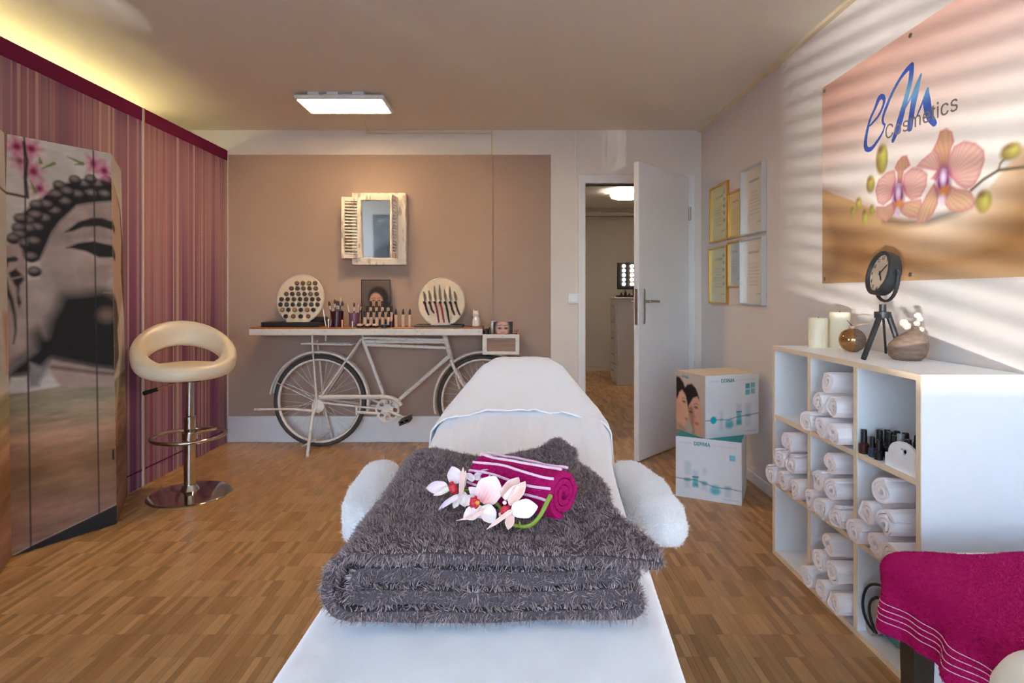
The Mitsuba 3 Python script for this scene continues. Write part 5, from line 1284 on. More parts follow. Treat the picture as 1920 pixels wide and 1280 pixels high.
# ------------------------------------------------------------------ two cardboard boxes by the door
def carton(name, label, o, u, v_, W, L, Hh, z, top_m):
    """o: near corner, u: along the front edge to the right, v_: backwards."""
    u = np.array([*u, 0.0]); u /= np.linalg.norm(u); v_ = np.array([*v_, 0.0]); v_ /= np.linalg.norm(v_)
    o = np.array([*o, z])
    M = basis(u, v_, [0, 0, 1], o)
    k = thing(name, label, 'box')
    m = B(0, W, 0, L, 0, Hh - 0.002, 0.003); m.apply_transform(M)
    obj('carton', m, M_CARD, k, smooth=False)
    m = cat(B(0.002, W / 2 - 0.001, 0.002, L - 0.002, Hh - 0.002, Hh), B(W / 2 + 0.001, W - 0.002, 0.002, L - 0.002, Hh - 0.002, Hh)); m.apply_transform(M)
    obj('top_flap', m, top_m, k, smooth=False)
    return k, M, u, v_, o
TEALT = (64, 164, 178)
def product_front(W, Hh, n, low_y, dot, squares):
    p = Print(W, Hh, 130, 130, (226, 230, 234))
    wave = [(x * W, Hh * y) for x, y in low_y]
    for i, (x, y, w, h, kind) in enumerate(n):
        if kind == 'faint':
            p.poly([((x - w) * W, y * Hh), ((x + w) * W, y * Hh), ((x + w) * W, (y + h) * Hh), ((x - w) * W, (y + h) * Hh)], (188, 202, 210), 0.008, 0.6)
        elif kind == 'bottle':
            p.poly([((x - w) * W, y * Hh), ((x + w) * W, y * Hh), ((x + w) * W, (y + h * 0.6) * Hh), ((x - w) * W, (y + h * 0.6) * Hh)], (104, 186, 190), 0.005)
            p.poly([((x - w) * W, y * Hh), ((x + w) * W, y * Hh), ((x + w) * W, (y + h * 0.2) * Hh), ((x - w) * W, (y + h * 0.2) * Hh)], (54, 150, 150), 0.01, 0.8)
            p.poly([((x - w) * W, (y + h * 0.63) * Hh), ((x + w) * W, (y + h * 0.63) * Hh), ((x + w) * W, (y + h) * Hh), ((x - w) * W, (y + h) * Hh)], (196, 206, 218), 0.008, 0.8)
            p.line([((x - w) * W, (y + h * 0.615) * Hh), ((x + w) * W, (y + h * 0.615) * Hh)], 0.006, (70, 80, 86), 0.003)
        else:
            p.ell((x * W, (y + h * 0.5) * Hh), w * W, h * 0.6 * Hh, (134, 198, 210), 0.008)
            p.ell((x * W, (y + h * 0.25) * Hh), w * 0.8 * W, h * 0.3 * Hh, (96, 176, 190), 0.01)
    p.line(wave, 0.004, (104, 110, 116), 0.003)
    for (x, y, w, h, kind) in n:
        if kind == 'faint': p.ell((x * W, np.interp(x, [a for a, _ in low_y], [b for _, b in low_y]) * Hh), w * W * 0.9, 0.008, (66, 156, 160), 0.006, 0.8)
    if dot: p.ell((dot[0] * W, dot[1] * Hh), 0.021, 0.021, (30, 172, 196), 0.003)
    for (x, y, s, c) in squares:
        p.poly([((x - s) * W, (y - s) * Hh), ((x + s) * W, (y - s) * Hh), ((x + s) * W, (y + s) * Hh), ((x - s) * W, (y + s) * Hh)], c, 0.003)
    p.line([(0.72 * W, 0.06 * Hh), (0.95 * W, 0.06 * Hh)], 0.005, (190, 186, 180), 0.003, 0.6)
    p.line([(0.08 * W, 0.905 * Hh), (0.24 * W, 0.905 * Hh)], 0.008, (206, 212, 216), 0.004, 0.8)
    p.line([(0.58 * W, 0.905 * Hh), (0.92 * W, 0.905 * Hh)], 0.007, (212, 216, 220), 0.004, 0.8)
    return p
def derma(M, W, Hh, k, off=0.0012):
    tm_ = meshkit.text_mesh('DERMA', 0.020, 0.0004, True)
    tm_.apply_translation([-tm_.bounds[0][0], -tm_.bounds[0][1], 0])
    tm_.apply_scale((W * 0.25 / tm_.bounds[1][0], 1, 1))
    tm_.apply_transform(basis([1, 0, 0], [0, 0, 1], [0, -1, 0], [W * 0.285, -off, Hh * 0.875]))
    tm_.apply_transform(M)
    obj('lettering', tm_, M_TEAL, k, smooth=False)
# lower box
k, M, u, v_, o = carton('product_box', 'lower white and teal product box standing on the floor by the door', (0.922, 3.183), (0.305, -0.152), (0.152, 0.305), 0.345, 0.33, 0.338, 0.001, M_TEAL)
fp = product_front(0.345, 0.338, [(0.18, 0.16, 0.045, 0.16, 'faint'), (0.31, 0.20, 0.04, 0.26, 'bottle'), (0.44, 0.16, 0.045, 0.14, 'faint'), (0.61, 0.13, 0.075, 0.13, 'jar'), (0.80, 0.10, 0.045, 0.18, 'faint'), (0.19, 0.38, 0.05, 0.22, 'faint'), (0.45, 0.42, 0.03, 0.10, 'faint')], [(0, 0.31), (0.18, 0.30), (0.3, 0.31), (0.45, 0.275), (0.6, 0.235), (0.72, 0.235), (0.8, 0.245), (1.0, 0.225)], None, [(0.865, 0.735, 0.045, (128, 200, 212))])
obj('front_print', fp.shape(M[:3, :3] @ [0, -0.0008, 0] + M[:3, 3], u, (0, 0, 1), M_PRINT), None, k)
derma(M, 0.345, 0.338, k)
sd_ = Print(0.33, 0.338, 30, 30, (222, 226, 228))
sd_.line([(0, 0.225 * 0.338), (0.33, 0.40 * 0.338)], 0.004, (104, 110, 116), 0.003)
obj('side_print', sd_.shape(M[:3, :3] @ [0.345 + 0.0008, 0, 0] + M[:3, 3], v_, (0, 0, 1), M_PRINT), None, k)
# upper box
k, M, u, v_, o = carton('product_box', 'upper product box with two women printed on its side, stacked by the door', (1.062, 3.105), (0.35, 0.125), (-0.125, 0.35), 0.368, 0.262, 0.345, 0.340, M_BEECH)
fp = product_front(0.368, 0.345, [(0.29, 0.12, 0.03, 0.30, 'faint'), (0.44, 0.15, 0.075, 0.13, 'jar'), (0.62, 0.18, 0.045, 0.34, 'bottle'), (0.79, 0.14, 0.055, 0.38, 'faint')], [(0, 0.285), (0.14, 0.285), (0.30, 0.285), (0.42, 0.27), (0.55, 0.30), (0.7, 0.315), (0.85, 0.325), (1.0, 0.345)], (0.145, 0.285), [(0.785, 0.80, 0.042, (70, 158, 166)), (0.885, 0.81, 0.042, (128, 184, 188)), (0.785, 0.70, 0.042, (96, 178, 186)), (0.885, 0.71, 0.042, (136, 182, 186))])
obj('front_print', fp.shape(M[:3, :3] @ [0, -0.0008, 0] + M[:3, 3], u, (0, 0, 1), M_PRINT), None, k)
derma(M, 0.368, 0.345, k)
W2, H2 = 0.262, 0.345
p = Print(W2, H2, 90, 110, (178, 164, 156))
p.mix(np.clip(0.5 + p.y / H2 - 0.6, 0, 0.5), (196, 184, 176))
# x runs from the far edge (left as seen) to the near edge
def W_(pts): return [(a * W2, b * H2) for a, b in pts]
p.poly(W_([(0, 0.90), (0.12, 0.90), (0.26, 0.82), (0.36, 0.70), (0.30, 0.45), (0, 0.45)]), (34, 26, 30), 0.006)
p.poly(W_([(0.30, 0.72), (0.40, 0.80), (0.55, 0.83), (0.70, 0.77), (0.80, 0.64), (0.82, 0.50), (0.6, 0.42), (0.42, 0.40)]), (30, 24, 28), 0.006)
p.poly(W_([(0.04, 0.52), (0.12, 0.64), (0.22, 0.69), (0.32, 0.62), (0.39, 0.50), (0.42, 0.38), (0.47, 0.30), (0.42, 0.24), (0.40, 0.16), (0.32, 0.10), (0.34, 0.04), (0.0, 0.06), (0, 0.5)]), (206, 164, 142), 0.006)
p.poly(W_([(0.44, 0.44), (0.60, 0.60), (0.74, 0.64), (0.84, 0.56), (0.90, 0.40), (0.90, 0.20), (0.94, 0.0), (0.58, 0.0), (0.60, 0.08), (0.52, 0.18), (0.46, 0.30)]), (200, 158, 138), 0.006)
p.poly(W_([(0.45, 0.42), (0.55, 0.46), (0.64, 0.30), (0.62, 0.16), (0.66, 0.0), (0.58, 0.0), (0.60, 0.08), (0.52, 0.18), (0.46, 0.30)]), (134, 92, 76), 0.012, 0.7)
p.poly(W_([(0.02, 0.12), (0.2, 0.10), (0.34, 0.04), (0.28, 0.02), (0.0, 0.05)]), (150, 104, 82), 0.012, 0.6)
for (a, b) in ((0.29, 0.50), (0.70, 0.46), (0.52, 0.36)):
    p.ell((a * W2, b * H2), 0.016, 0.007, (70, 50, 46), 0.005, 0.85)
    p.line(W_([(a - 0.07, b + 0.04), (a, b + 0.065), (a + 0.06, b + 0.05)]), 0.005, (90, 66, 58), 0.004, 0.7)
p.line(W_([(0.60, 0.44), (0.64, 0.30), (0.68, 0.29)]), 0.006, (160, 112, 94), 0.006, 0.7)
p.ell((0.72 * W2, 0.20 * H2), 0.020, 0.009, (176, 92, 92), 0.005, 0.9)
p.ell((0.37 * W2, 0.22 * H2), 0.014, 0.008, (180, 104, 100), 0.005, 0.8)
p.ell((0.08 * W2, 0.38 * H2), 0.03, 0.04, (206, 138, 124), 0.02, 0.6)
obj('side_print', p.shape(M[:3, :3] @ [-0.0008, W2, 0] + M[:3, 3], -v_, (0, 0, 1), M_PRINT), None, k)
tm_ = meshkit.text_mesh('DERMA', 0.014, 0.0004, True)
tm_.apply_transform(basis([0, -1, 0], [0, 0, 1], [-1, 0, 0], [-0.0012, W2 * 0.80, H2 * 0.90])); tm_.apply_transform(M)
obj('lettering', tm_, M_TEAL, k, smooth=False)
# ------------------------------------------------------------------ treatment bed under white sheets
cX = lambda s: np.interp(s, [0.3, 0.75, 1.5, 1.93, 2.4], [-0.082, -0.050, -0.004, 0.034, 0.042])
hW = lambda s: np.interp(s, [0.3, 0.75, 1.17, 1.5, 1.70, 1.93, 2.02, 2.1, 2.2, 2.30, 2.37], [0.292, 0.296, 0.306, 0.304, 0.300, 0.293, 0.278, 0.255, 0.220, 0.180, 0.145])
from scipy.interpolate import PchipInterpolator
zS = PchipInterpolator([0.2, 0.9, 1.3, 1.5, 1.67, 1.93, 2.1, 2.22, 2.32, 2.40], [0.62, 0.62, 0.622, 0.637, 0.660, 0.722, 0.768, 0.815, 0.855, 0.866])
def drape(S, drop, off, nt=121, wrinkle=1.0, rr=0.045, seed=0, hem=None, end=True):
    ts = np.linspace(-1, 1, nt)
    V = []
    for i, s in enumerate(S):
        w, c, z0 = hW(s) + off, cX(s), float(zS(s)) + off
        a = np.abs(ts) * (w + drop - rr * 0.43)
        sg = np.sign(ts)
        flat = w - rr
        x = np.where(a < flat, a, 0); z = np.zeros_like(a)
        q = np.clip((a - flat) / rr, 0, math.pi / 2)
        x = np.where(a >= flat, flat + rr * np.sin(q), x)
        z = np.where(a >= flat, -rr * (1 - np.cos(q)), z)
        ex = np.clip(a - flat - rr * math.pi / 2, 0, None)
        z = z - ex
        fold = 0.012 * np.sin(s * 31 + 1.3 * np.sin(s * 9 + sg)) + 0.006 * np.sin(s * 67 + sg * 2)
        x = x - 0.035 * math.exp(-((s - 1.47) / 0.26) ** 4) * np.clip((a - flat - rr * 0.6) / 0.05, 0, 1)
        x = x + ex * 0.06 + fold * np.clip(ex / 0.18, 0, 1) * wrinkle
        # a soft crown across the width, sagging towards the edges
        z = z - 0.010 * np.clip(a / w, 0, 1) ** 3
        V.append(np.stack([c + sg * x, np.full(nt, s), z0 + z], -1))
    V = np.array(V)
    # gathers running along the bed where the back part rises
    sN, tN = np.meshgrid(S, ts, indexing='ij')
    amp = np.interp(sN, [0.3, 1.15, 1.45, 1.9, 1.97, 2.4], [0.10, 0.15, 1.0, 1.0, 0.25, 0.35]) * wrinkle
    n1 = meshkit.fbm(np.stack([tN * 9 + 0.6 * sN, sN * 1.6, sN * 0 + seed], -1), 3, seed) - 0.5
    n2 = meshkit.fbm(np.stack([tN * 5, sN * 7, sN * 0 + 5 + seed], -1), 3, seed + 3) - 0.5
    V[..., 2] += amp * 0.038 * n1 + 0.009 * n2 * wrinkle
    return V
def vmesh(V):
    return (V.reshape(-1, 3), gridfaces(V.shape[0], V.shape[1]))
bed = thing('treatment_bed', 'long cushioned treatment bed with raised head part, covered by white sheets', 'bed')
def cushion(S, off, th_):
    V = drape(np.array(S), 0.0, off, 41, 0.0, 0.04)
    top = V.copy(); bot = V[:, ::-1].copy(); bot[..., 2] = np.minimum(bot[..., 2], bot[..., 2].max(1, keepdims=True) - th_)
    L = np.concatenate([top, bot], 1)
    n, m = L.shape[:2]
    f = gridfaces(n, m).tolist()
    for i in range(n - 1):
        f += [[i * m + m - 1, (i + 1) * m + m - 1, (i + 1) * m], [i * m + m - 1, (i + 1) * m, i * m]]
    v = L.reshape(-1, 3)
    for i in (0, n - 1):
        c = len(v); v = np.vstack([v, L[i].mean(0)])
        f += [[c, i * m + (j + 1) % m, i * m + j] for j in range(m)]
    return trimesh.Trimesh(v, f, process=False)
obj('cushion', cushion(np.linspace(0.32, 1.34, 24), -0.014, 0.10), M_CREAM2, bed)
obj('head_cushion', cushion(np.linspace(1.36, 2.35, 24), -0.014, 0.08), M_CREAM2, bed)
obj('frame', cat(B(-0.30, 0.20, 0.36, 1.30, 0.455, 0.50, 0.006), B(-0.20, 0.24, 1.30, 1.75, 0.46, 0.50, 0.006)), M_WHITE, bed)
obj('column', B(-0.19, 0.15, 0.80, 1.25, 0.10, 0.455, 0.02), M_WHITE, bed)
obj('foot', B(-0.28, 0.22, 0.55, 1.55, 0.0, 0.10, 0.03), M_WHITE, bed)
S = np.r_[np.linspace(0.30, 2.0, 150)]
V = drape(S, 0.26, 0.0, 161, 1.0, seed=2)
obj('bed_sheet', vmesh(V), M_SHEET, label='smooth white cotton sheet covering the bed and hanging over its sides', cat='sheet', smooth=True)
S2 = np.linspace(1.88, 2.385, 90)
V2 = drape(S2, 0.20, 0.006, 141, 0.55, seed=7)
# the hem: curved, rolled a little
ts = np.linspace(-1, 1, 141)
shift = 0.075 * (1 - np.clip(np.abs(ts) / 0.62, 0, 1) ** 2)
fade = np.clip(1 - (S2 - 1.88) / 0.30, 0, 1)[:, None]
dy = shift[None] * fade
V2[..., 1] += dy
V2[..., 2] += (zS(S2[:, None] + dy) - zS(S2)[:, None]) * (np.abs(ts) < 0.75)[None]
# the far end turns down
down = np.array(V2[-1])
ends = []
for k in range(1, 9):
    r_ = down.copy(); q = k / 8
    r_[:, 1] += 0.03 * math.sin(q * 1.5); r_[:, 2] = np.minimum(r_[:, 2], down[:, 2]) - 0.22 * q ** 1.5
    ends.append(r_)
V2 = np.concatenate([V2, np.array(ends)], 0)
hc__ = obj('head_cover', vmesh(V2), M_SHEET, label='white stretch cover pulled over the raised narrow head part of the bed', cat='cover', smooth=True)
obj('hem', tube(V2[0] + [0, 0, -0.0005], 0.0032, 8), M_SHEET, hc__)

# arm rests with terry covers
def armrest(c, hx, hy, hz, rot, label, seed):
    m = trimesh.creation.icosphere(5, 1.0)
    v = np.array(m.vertices)
    p_ = 2.6
    k = (np.abs(v) ** p_).sum(1) ** (-1 / p_)
    v = v * k[:, None]
    v[:, 2] *= 1 - 0.12 * v[:, 0] * 0
    v = v * [hx, hy, hz]
    n = m.vertex_normals
    nz = meshkit.fbm(v * 26 + seed, 3, seed) - 0.5
    v = v + n * (0.016 * nz)[:, None]
    m.vertices = v
    m.apply_transform(trimesh.transformations.rotation_matrix(math.radians(rot), [0, 0, 1]))
    m.apply_translation(c)
    key = thing('arm_rest', label, 'arm rest')
    obj('cover', m, M_TERRY, key, smooth=True)
    pts, nr = sample(m, 26000, seed)
    d_ = pile(pts - nr * 0.001, nr, 0.0075, 0.0022, 2, 0.75, 1.2, seed)
    obj('terry_loops', d_, M_TERRY, key, kind='stuff')
    a_ = np.array(c)
    return key
k_ = armrest((0.356, 1.53, 0.584), 0.060, 0.235, 0.058, 3, 'white terry-covered arm rest on the right side of the bed', 3)
obj('bracket', cat(B(0.235, 0.34, 1.40, 1.50, 0.47, 0.53)), M_WHITE, k_)
k_ = armrest((-0.376, 1.54, 0.584), 0.062, 0.23, 0.056, 6, 'white terry-covered arm rest on the left side of the bed', 5)
obj('bracket', cat(B(-0.36, -0.24, 1.40, 1.50, 0.47, 0.53)), M_WHITE, k_)

# ------------------------------------------------------------------ grey plush towel, folded
def arc(cx, cz, r, a0, a1, n=14):
    a = np.radians(np.linspace(a0, a1, n))
    return list(np.c_[cx + r * np.cos(a), cz + r * np.sin(a)])
path = [(0.250, 0.096)] + [(x, 0.096) for x in np.linspace(0.22, -0.19, 16)] + arc(-0.203, 0.056, 0.040, 90, 270) + [(x, 0.016) for x in np.linspace(-0.17, 0.20, 14)] \
     + arc(0.220, 0.0295, 0.0135, -90, 90, 10) + [(x, 0.043) for x in np.linspace(0.19, -0.16, 12)] + arc(-0.188, 0.0565, 0.0135, 270, 90, 10) + [(x, 0.070) for x in np.linspace(-0.16, 0.235, 12)]
path = [(x, z - 0.0035 * math.sin((x + 0.2) * 6)) for x, z in path]
tw = LineString(path).buffer(0.0088, 5)
tm = extrude(tw, 0.565)
tm = tm.subdivide_to_size(0.022)
v = np.array(tm.vertices)
v = np.stack([v[:, 0], v[:, 2], v[:, 1]], -1)                      # x across, y along, z up
x, y, z = v.T
hgt = np.clip(z / 0.1, 0, 1.2)
tx = 1 - 0.16 * (y / 0.565) ** 1.2
G = lambda a, b, sa, sb: np.exp(-((x - a) / sa) ** 2 - ((y - b) / sb) ** 2)
dz = hgt * (0.020 * G(-0.17, 0.50, 0.09, 0.10) - 0.012 * G(0.0, 0.45, 0.16, 0.2) + 0.034 * G(0.20, 0.555, 0.045, 0.045) + 0.012 * G(0.12, 0.57, 0.10, 0.10) - 0.006 * G(0.05, 0.2, 0.2, 0.2) + 0.006 * G(-0.1, 0.05, 0.2, 0.06))
dz += 0.010 * hgt * (meshkit.fbm(np.stack([x * 9, y * 9, z * 12], -1), 3, 4) - 0.5)
tip = (z > 0.08) * np.clip((x - 0.16) / 0.09, 0, 1)
dxx = tip * (0.010 * np.exp(-(y / 0.10) ** 2) + 0.012 * np.sin(y * 22)) + (0.012 * (meshkit.noise(np.stack([y * 14, z * 40, y * 0], -1), 3) - 0.5))
zz_ = z + dz - tip * 0.012 * np.exp(-(y / 0.12) ** 2)
yy = y - 0.010 * np.sin(z * 60) * np.exp(-(y / 0.05) ** 2) + 0.012 * (meshkit.noise(np.stack([x * 10, z * 30, z * 0], -1), 8) - 0.5) * np.exp(-(y / 0.08) ** 2)
yaw_ = math.radians(1.5)
xx = (x + dxx) * tx
v = np.stack([xx * math.cos(yaw_) - yy * math.sin(yaw_) - 0.036, xx * math.sin(yaw_) + yy * math.cos(yaw_) + 0.872, zz_ + 0.6285], -1)
tm.vertices = v
tm.merge_vertices()
if tm.volume < 0: tm.invert()
gt = thing('grey_towel', 'thick dark grey plush towel folded in layers on the bed', 'towel')
obj('cloth', tm, M_GREYBASE, gt, smooth=40)
pts, nr = sample(tm, 230000, 11)
keep = (nr[:, 2] > -0.6) & (pts[:, 2] > 0.63)
pts, nr = pts[keep], nr[keep]
cl = np.stack([meshkit.fbm(pts * 55 + i * 13.1, 2, i) - 0.5 for i in range(3)], -1) * 2.4
cl += np.array([-0.15, -0.25, -0.1])
front = (pts[:, 1] < 0.93)
ln_ = np.where((nr[:, 2] > 0.6) & (pts[:, 2] > 0.70), 0.0072, 0.0100)[:, None]
d_ = pile(pts, nr, ln_, 0.0017, 2, 0.22, 0.5, 12, 0.10, cl)
var = np.random.default_rng(4).uniform(0.7, 1.22, (len(pts), 1)) * (0.75 + 0.5 * meshkit.noise(pts * 160, 5))[:, None]
obj('plush_pile', d_, M_GREY, gt, kind='stuff', smooth=False, color=np.repeat(np.clip(np.array(lin((160, 140, 137))) * var, 0, 1), 6, 0))

# ------------------------------------------------------------------ rolled magenta towel
E1, E2 = np.array([0.094, 1.025, 0.7735]), np.array([-0.060, 1.165, 0.7620])
ax = E1 - E2; LL = np.linalg.norm(ax); ax /= LL
sd = np.cross([0, 0, 1.0], ax); sd /= np.linalg.norm(sd)
up = np.cross(ax, sd)
RM = basis(sd, up, ax, E2)
rp = spiral_poly(2.7, 0.008, 0.0450, 0.0098, 0.98, 110)
rm_ = extrude(rp, LL).subdivide_to_size(0.012)
v = np.array(rm_.vertices)
v[:, :2] *= (1 + 0.10 * (meshkit.fbm(v * 25, 3, 6) - 0.5))[:, None]
v[:, 1] *= np.where(v[:, 1] < 0, 0.95, 1.0)
v[:, 2] += np.where(v[:, 2] > LL - 0.02, 0.006 * (meshkit.noise(v * 60, 2) - 0.3), 0)
rm_.vertices = v
rl = place(rm_, RM)
if rl.volume < 0: rl.invert()
rt = thing('magenta_roll', 'rolled magenta hand towel with pale stripes lying on the grey towel', 'towel')
obj('cloth', rl, M_PINK, rt, smooth=40)
pts, nr = sample(rl, 42000, 21)
loc = (pts - E2) @ np.stack([sd, up, ax], 1)
ang_ = np.degrees(np.arctan2(loc[:, 1], loc[:, 0]))
STR = [72, 100, 128, 154, 182]
cam_side = ang_
near = np.zeros(len(pts), bool)
rad_ = np.hypot(loc[:, 0], loc[:, 1])
for a_ in STR:
    wob = a_ + 4 * np.sin(loc[:, 2] * 30 + a_)
    near |= (np.abs((ang_ - wob + 180) % 360 - 180) < 3.2) & (rad_ > 0.035) & (np.abs(loc[:, 2] - LL / 2) < LL / 2)
cl = np.stack([meshkit.fbm(pts * 120 + i * 9.1, 2, i) - 0.5 for i in range(3)], -1) * 2.0
near |= (loc[:, 2] > LL - 0.004) & (np.random.default_rng(5).random(len(pts)) < 0.75)
d_ = pile(pts[~near], nr[~near], 0.0036, 0.0013, 2, 0.5, 0.9, 22, 0.0, cl[~near])
obj('terry_pile', d_, M_PINK, rt, kind='stuff')
for a_ in STR:
    zs_ = np.linspace(0.004, LL + 0.001, 30)
    q = np.radians(a_ + 4 * np.sin(zs_ * 30 + a_))
    rr_ = 0.0460 * (1 + 0.10 * (meshkit.fbm(np.stack([0.0415 * np.cos(q), 0.0415 * np.sin(q), zs_], -1) * 25, 3, 6) - 0.5))
    pl = np.stack([rr_ * np.cos(q), rr_ * np.sin(q), zs_], -1)
    pl = pl @ np.stack([sd, up, ax]) + E2
    obj('stripe', tube(pl, 0.0026, 8), M_PINKLINE, rt)

# ------------------------------------------------------------------ orchid spray
oc = thing('orchid_spray', 'spray of pale pink orchid blossoms with red centres on a short green stem', 'flower')
CAM = np.array([0, 0, HC])
def op(cx, cy):                       # close-up measurements to photo pixels
    return 780 + cx / 5.647, 820 + cy / 5.647
def fpt(c, Yc, cyc, lift=0.0):
    px, py = op(*c)
    Y = Yc - (py - cyc) * 0.00045
    q = at(px, py, Y)
    d_ = q - CAM
    L = np.linalg.norm(d_)
    return CAM + d_ * (1 - lift / L)
def petal(flower, name, base, tip, hw, Yc, cyc, lift=0.0, liftt=0.0, cup=0.25, curl=0.0, colr='white', pw=0.62, bend=0.0, mid=None):
    b, e = fpt(base, Yc, cyc, lift), fpt(tip, Yc, cyc, liftt)
    view = CAM - (b + e) / 2; view /= np.linalg.norm(view)
    t_ = e - b; L = np.linalg.norm(t_); t_ /= L
    s_ = np.cross(t_, view); s_ /= np.linalg.norm(s_)
    n_ = np.cross(s_, t_)
    hw = hw / 5.647 * Yc / F
    na, nb_ = 22, 15
    A, Bv = np.meshgrid(np.linspace(0, 1, na), np.linspace(-1, 1, nb_), indexing='ij')
    prof = np.sin(np.pi * np.clip(A, 0, 1) ** pw) ** 0.62 * (0.93 + 0.07 * np.cos(A * 9))
    prof = np.maximum(prof, 0.10 * (1 - A))
    wv = hw * prof
    X = Bv * wv
    Zo = cup * hw * (Bv ** 2 - 0.4) * prof + curl * L * (A - 0.5) ** 2 - 0.18 * curl * L + 0.06 * hw * np.sin(A * 10 + Bv * 3)
    P_ = b + A[..., None] * L * t_ + (X + bend * L * np.sin(np.pi * A))[..., None] * s_ + Zo[..., None] * n_
    white, pink, lil, grn, peach = (np.array(lin(k)) for k in ((248, 230, 222), (236, 138, 140), (226, 196, 222), (216, 220, 188), (238, 186, 168)))
    c = np.ones(A.shape + (3,)) * white
    vein = 0.5 + 0.5 * np.cos(Bv * 22)
    if colr == 'pink':
        k = np.clip(1.05 - 1.15 * A, 0, 1)[..., None] * (1 - 0.55 * np.abs(Bv)[..., None]) * (0.75 + 0.25 * vein[..., None])
        c = c * (1 - k) + pink * k
    elif colr == 'peach':
        c = peach * 0.8 + c * 0.2
        k = np.clip(np.abs(Bv) - 0.6, 0, 1)[..., None] * 1.5
        c = c * (1 - k) + white * k
    elif colr == 'lilac':
        k = (0.25 + 0.6 * A[..., None]) * 0.7
        c = c * (1 - k) + lil * k
    elif colr == 'green':
        k = np.clip(0.9 - A, 0, 1)[..., None] * 0.8
        c = c * (1 - k) + grn * k
    else:
        k = 0.16 * vein[..., None] * np.clip(1 - A, 0, 1)[..., None]
        c = c * (1 - k) + pink * k
        k = np.clip(1 - A * 3, 0, 1)[..., None] * 0.5
        c = c * (1 - k) + grn * k
    gx = np.gradient(P_, axis=0); gy = np.gradient(P_, axis=1)
    nn = np.cross(gx, gy); nn /= np.linalg.norm(nn, axis=-1, keepdims=True) + 1e-12
    V_ = np.concatenate([P_.reshape(-1, 3), (P_ - nn * 0.0007).reshape(-1, 3)])
    f = gridfaces(na, nb_)
    f2 = f[:, ::-1] + na * nb_
    rim = [i * nb_ for i in range(na)] + [(na - 1) * nb_ + j for j in range(1, nb_)] + [i * nb_ + nb_ - 1 for i in range(na - 2, -1, -1)] + [j for j in range(nb_ - 2, 0, -1)]
    N_ = na * nb_
    side = []
    for i in range(len(rim)):
        a, b2 = rim[i], rim[(i + 1) % len(rim)]
        side += [[a, a + N_, b2 + N_], [a, b2 + N_, b2]]
    C_ = np.concatenate([c.reshape(-1, 3)] * 2)
    obj(name, (V_, np.vstack([f, f2, side])), M_PETAL, flower, smooth=True, color=C_)
M_LIP = mat('orchid_lip', (206, 42, 58), rough=0.5)
M_LIPY = mat('orchid_yellow', (226, 148, 60), rough=0.5)
M_LIPW = mat('orchid_column', (242, 226, 222), rough=0.5)
def lip(flower, pts, r, Yc, cyc, lift):
    ps_ = np.array([fpt(q, Yc, cyc, lift) for q in pts])
    m = tube(smoothpath(ps_, 14), np.array(r)[np.round(np.linspace(0, len(r) - 1, 14)).astype(int)] / 5.647 * Yc / F, 12)
    put(flower, mikit.ply(m, M_LIP, smooth=True))
def blob(flower, name, c, r, Yc, cyc, lift, m_):
    b = trimesh.creation.icosphere(2, r / 5.647 * Yc / F); b.apply_translation(fpt(c, Yc, cyc, lift))
    obj(name, b, m_, flower, smooth=True)
Y1, c1y, Y2, c2y, Y3, c3y = 1.10, 916, 1.015, 942, 0.990, 952
f1 = thing(oc + '__blossom'); 
lip(f1, [(375, 470), (395, 540), (430, 610)], [22, 46, 40, 14], Y1, c1y, 0.012)
petal(f1, 'petal', (335, 520), (108, 535), 72, Y1, c1y, 0.0, 0.012, 0.5, 0, 'lilac', 0.8)
petal(f1, 'petal', (430, 490), (385, 305), 88, Y1, c1y, 0.0, 0.006, 0.4, 0, 'lilac', 0.7)
petal(f1, 'petal', (475, 610), (500, 315), 34, Y1, c1y, 0.022, 0.020, 0.6, 0, 'peach', 0.75)
petal(f1, 'petal', (510, 530), (525, 350), 20, Y1, c1y, 0.018, 0.018, 0.5, 0, 'white', 0.8)
petal(f1, 'petal', (350, 530), (185, 612), 40, Y1, c1y, 0.004, 0.010, 0.6, 0.1, 'green', 0.6)
petal(f1, 'petal', (465, 615), (235, 768), 34, Y1, c1y, 0.016, 0.014, 0.6, 0.2, 'lilac', 0.6, 0.05)
petal(f1, 'petal', (455, 625), (398, 750), 42, Y1, c1y, 0.010, 0.010, 0.5, 0, 'white', 0.8)
petal(f1, 'petal', (480, 570), (520, 735), 62, Y1, c1y, 0.014, 0.016, 0.4, 0, 'white', 0.8)
petal(f1, 'petal', (610, 430), (805, 345), 52, Y1, c1y, -0.004, 0.004, 0.5, 0, 'lilac', 0.75)
petal(f1, 'petal', (620, 450), (520, 380), 42, Y1, c1y, 0.0, 0.004, 0.5, 0, 'lilac', 0.7)
f2 = thing(oc + '__blossom')
lip(f2, [(640, 620), (625, 690), (650, 740)], [16, 52, 58, 26], Y2, c2y, 0.018)
blob(f2, 'column', (650, 690), 24, Y2, c2y, 0.034, M_LIPY)
petal(f2, 'petal', (700, 690), (850, 415), 158, Y2, c2y, 0.004, 0.012, 0.16, 0, 'pink', 0.78)
petal(f2, 'petal', (690, 640), (560, 525), 62, Y2, c2y, -0.006, 0.0, 0.3, 0, 'lilac', 0.6)
petal(f2, 'petal', (620, 640), (790, 395), 52, Y2, c2y, -0.006, -0.004, 0.3, 0, 'white', 0.5)
petal(f2, 'petal', (700, 740), (500, 850), 78, Y2, c2y, 0.006, 0.012, 0.35, 0, 'white', 0.85)
petal(f2, 'petal', (690, 760), (690, 860), 70, Y2, c2y, 0.0, 0.004, 0.3, 0, 'lilac', 0.8)
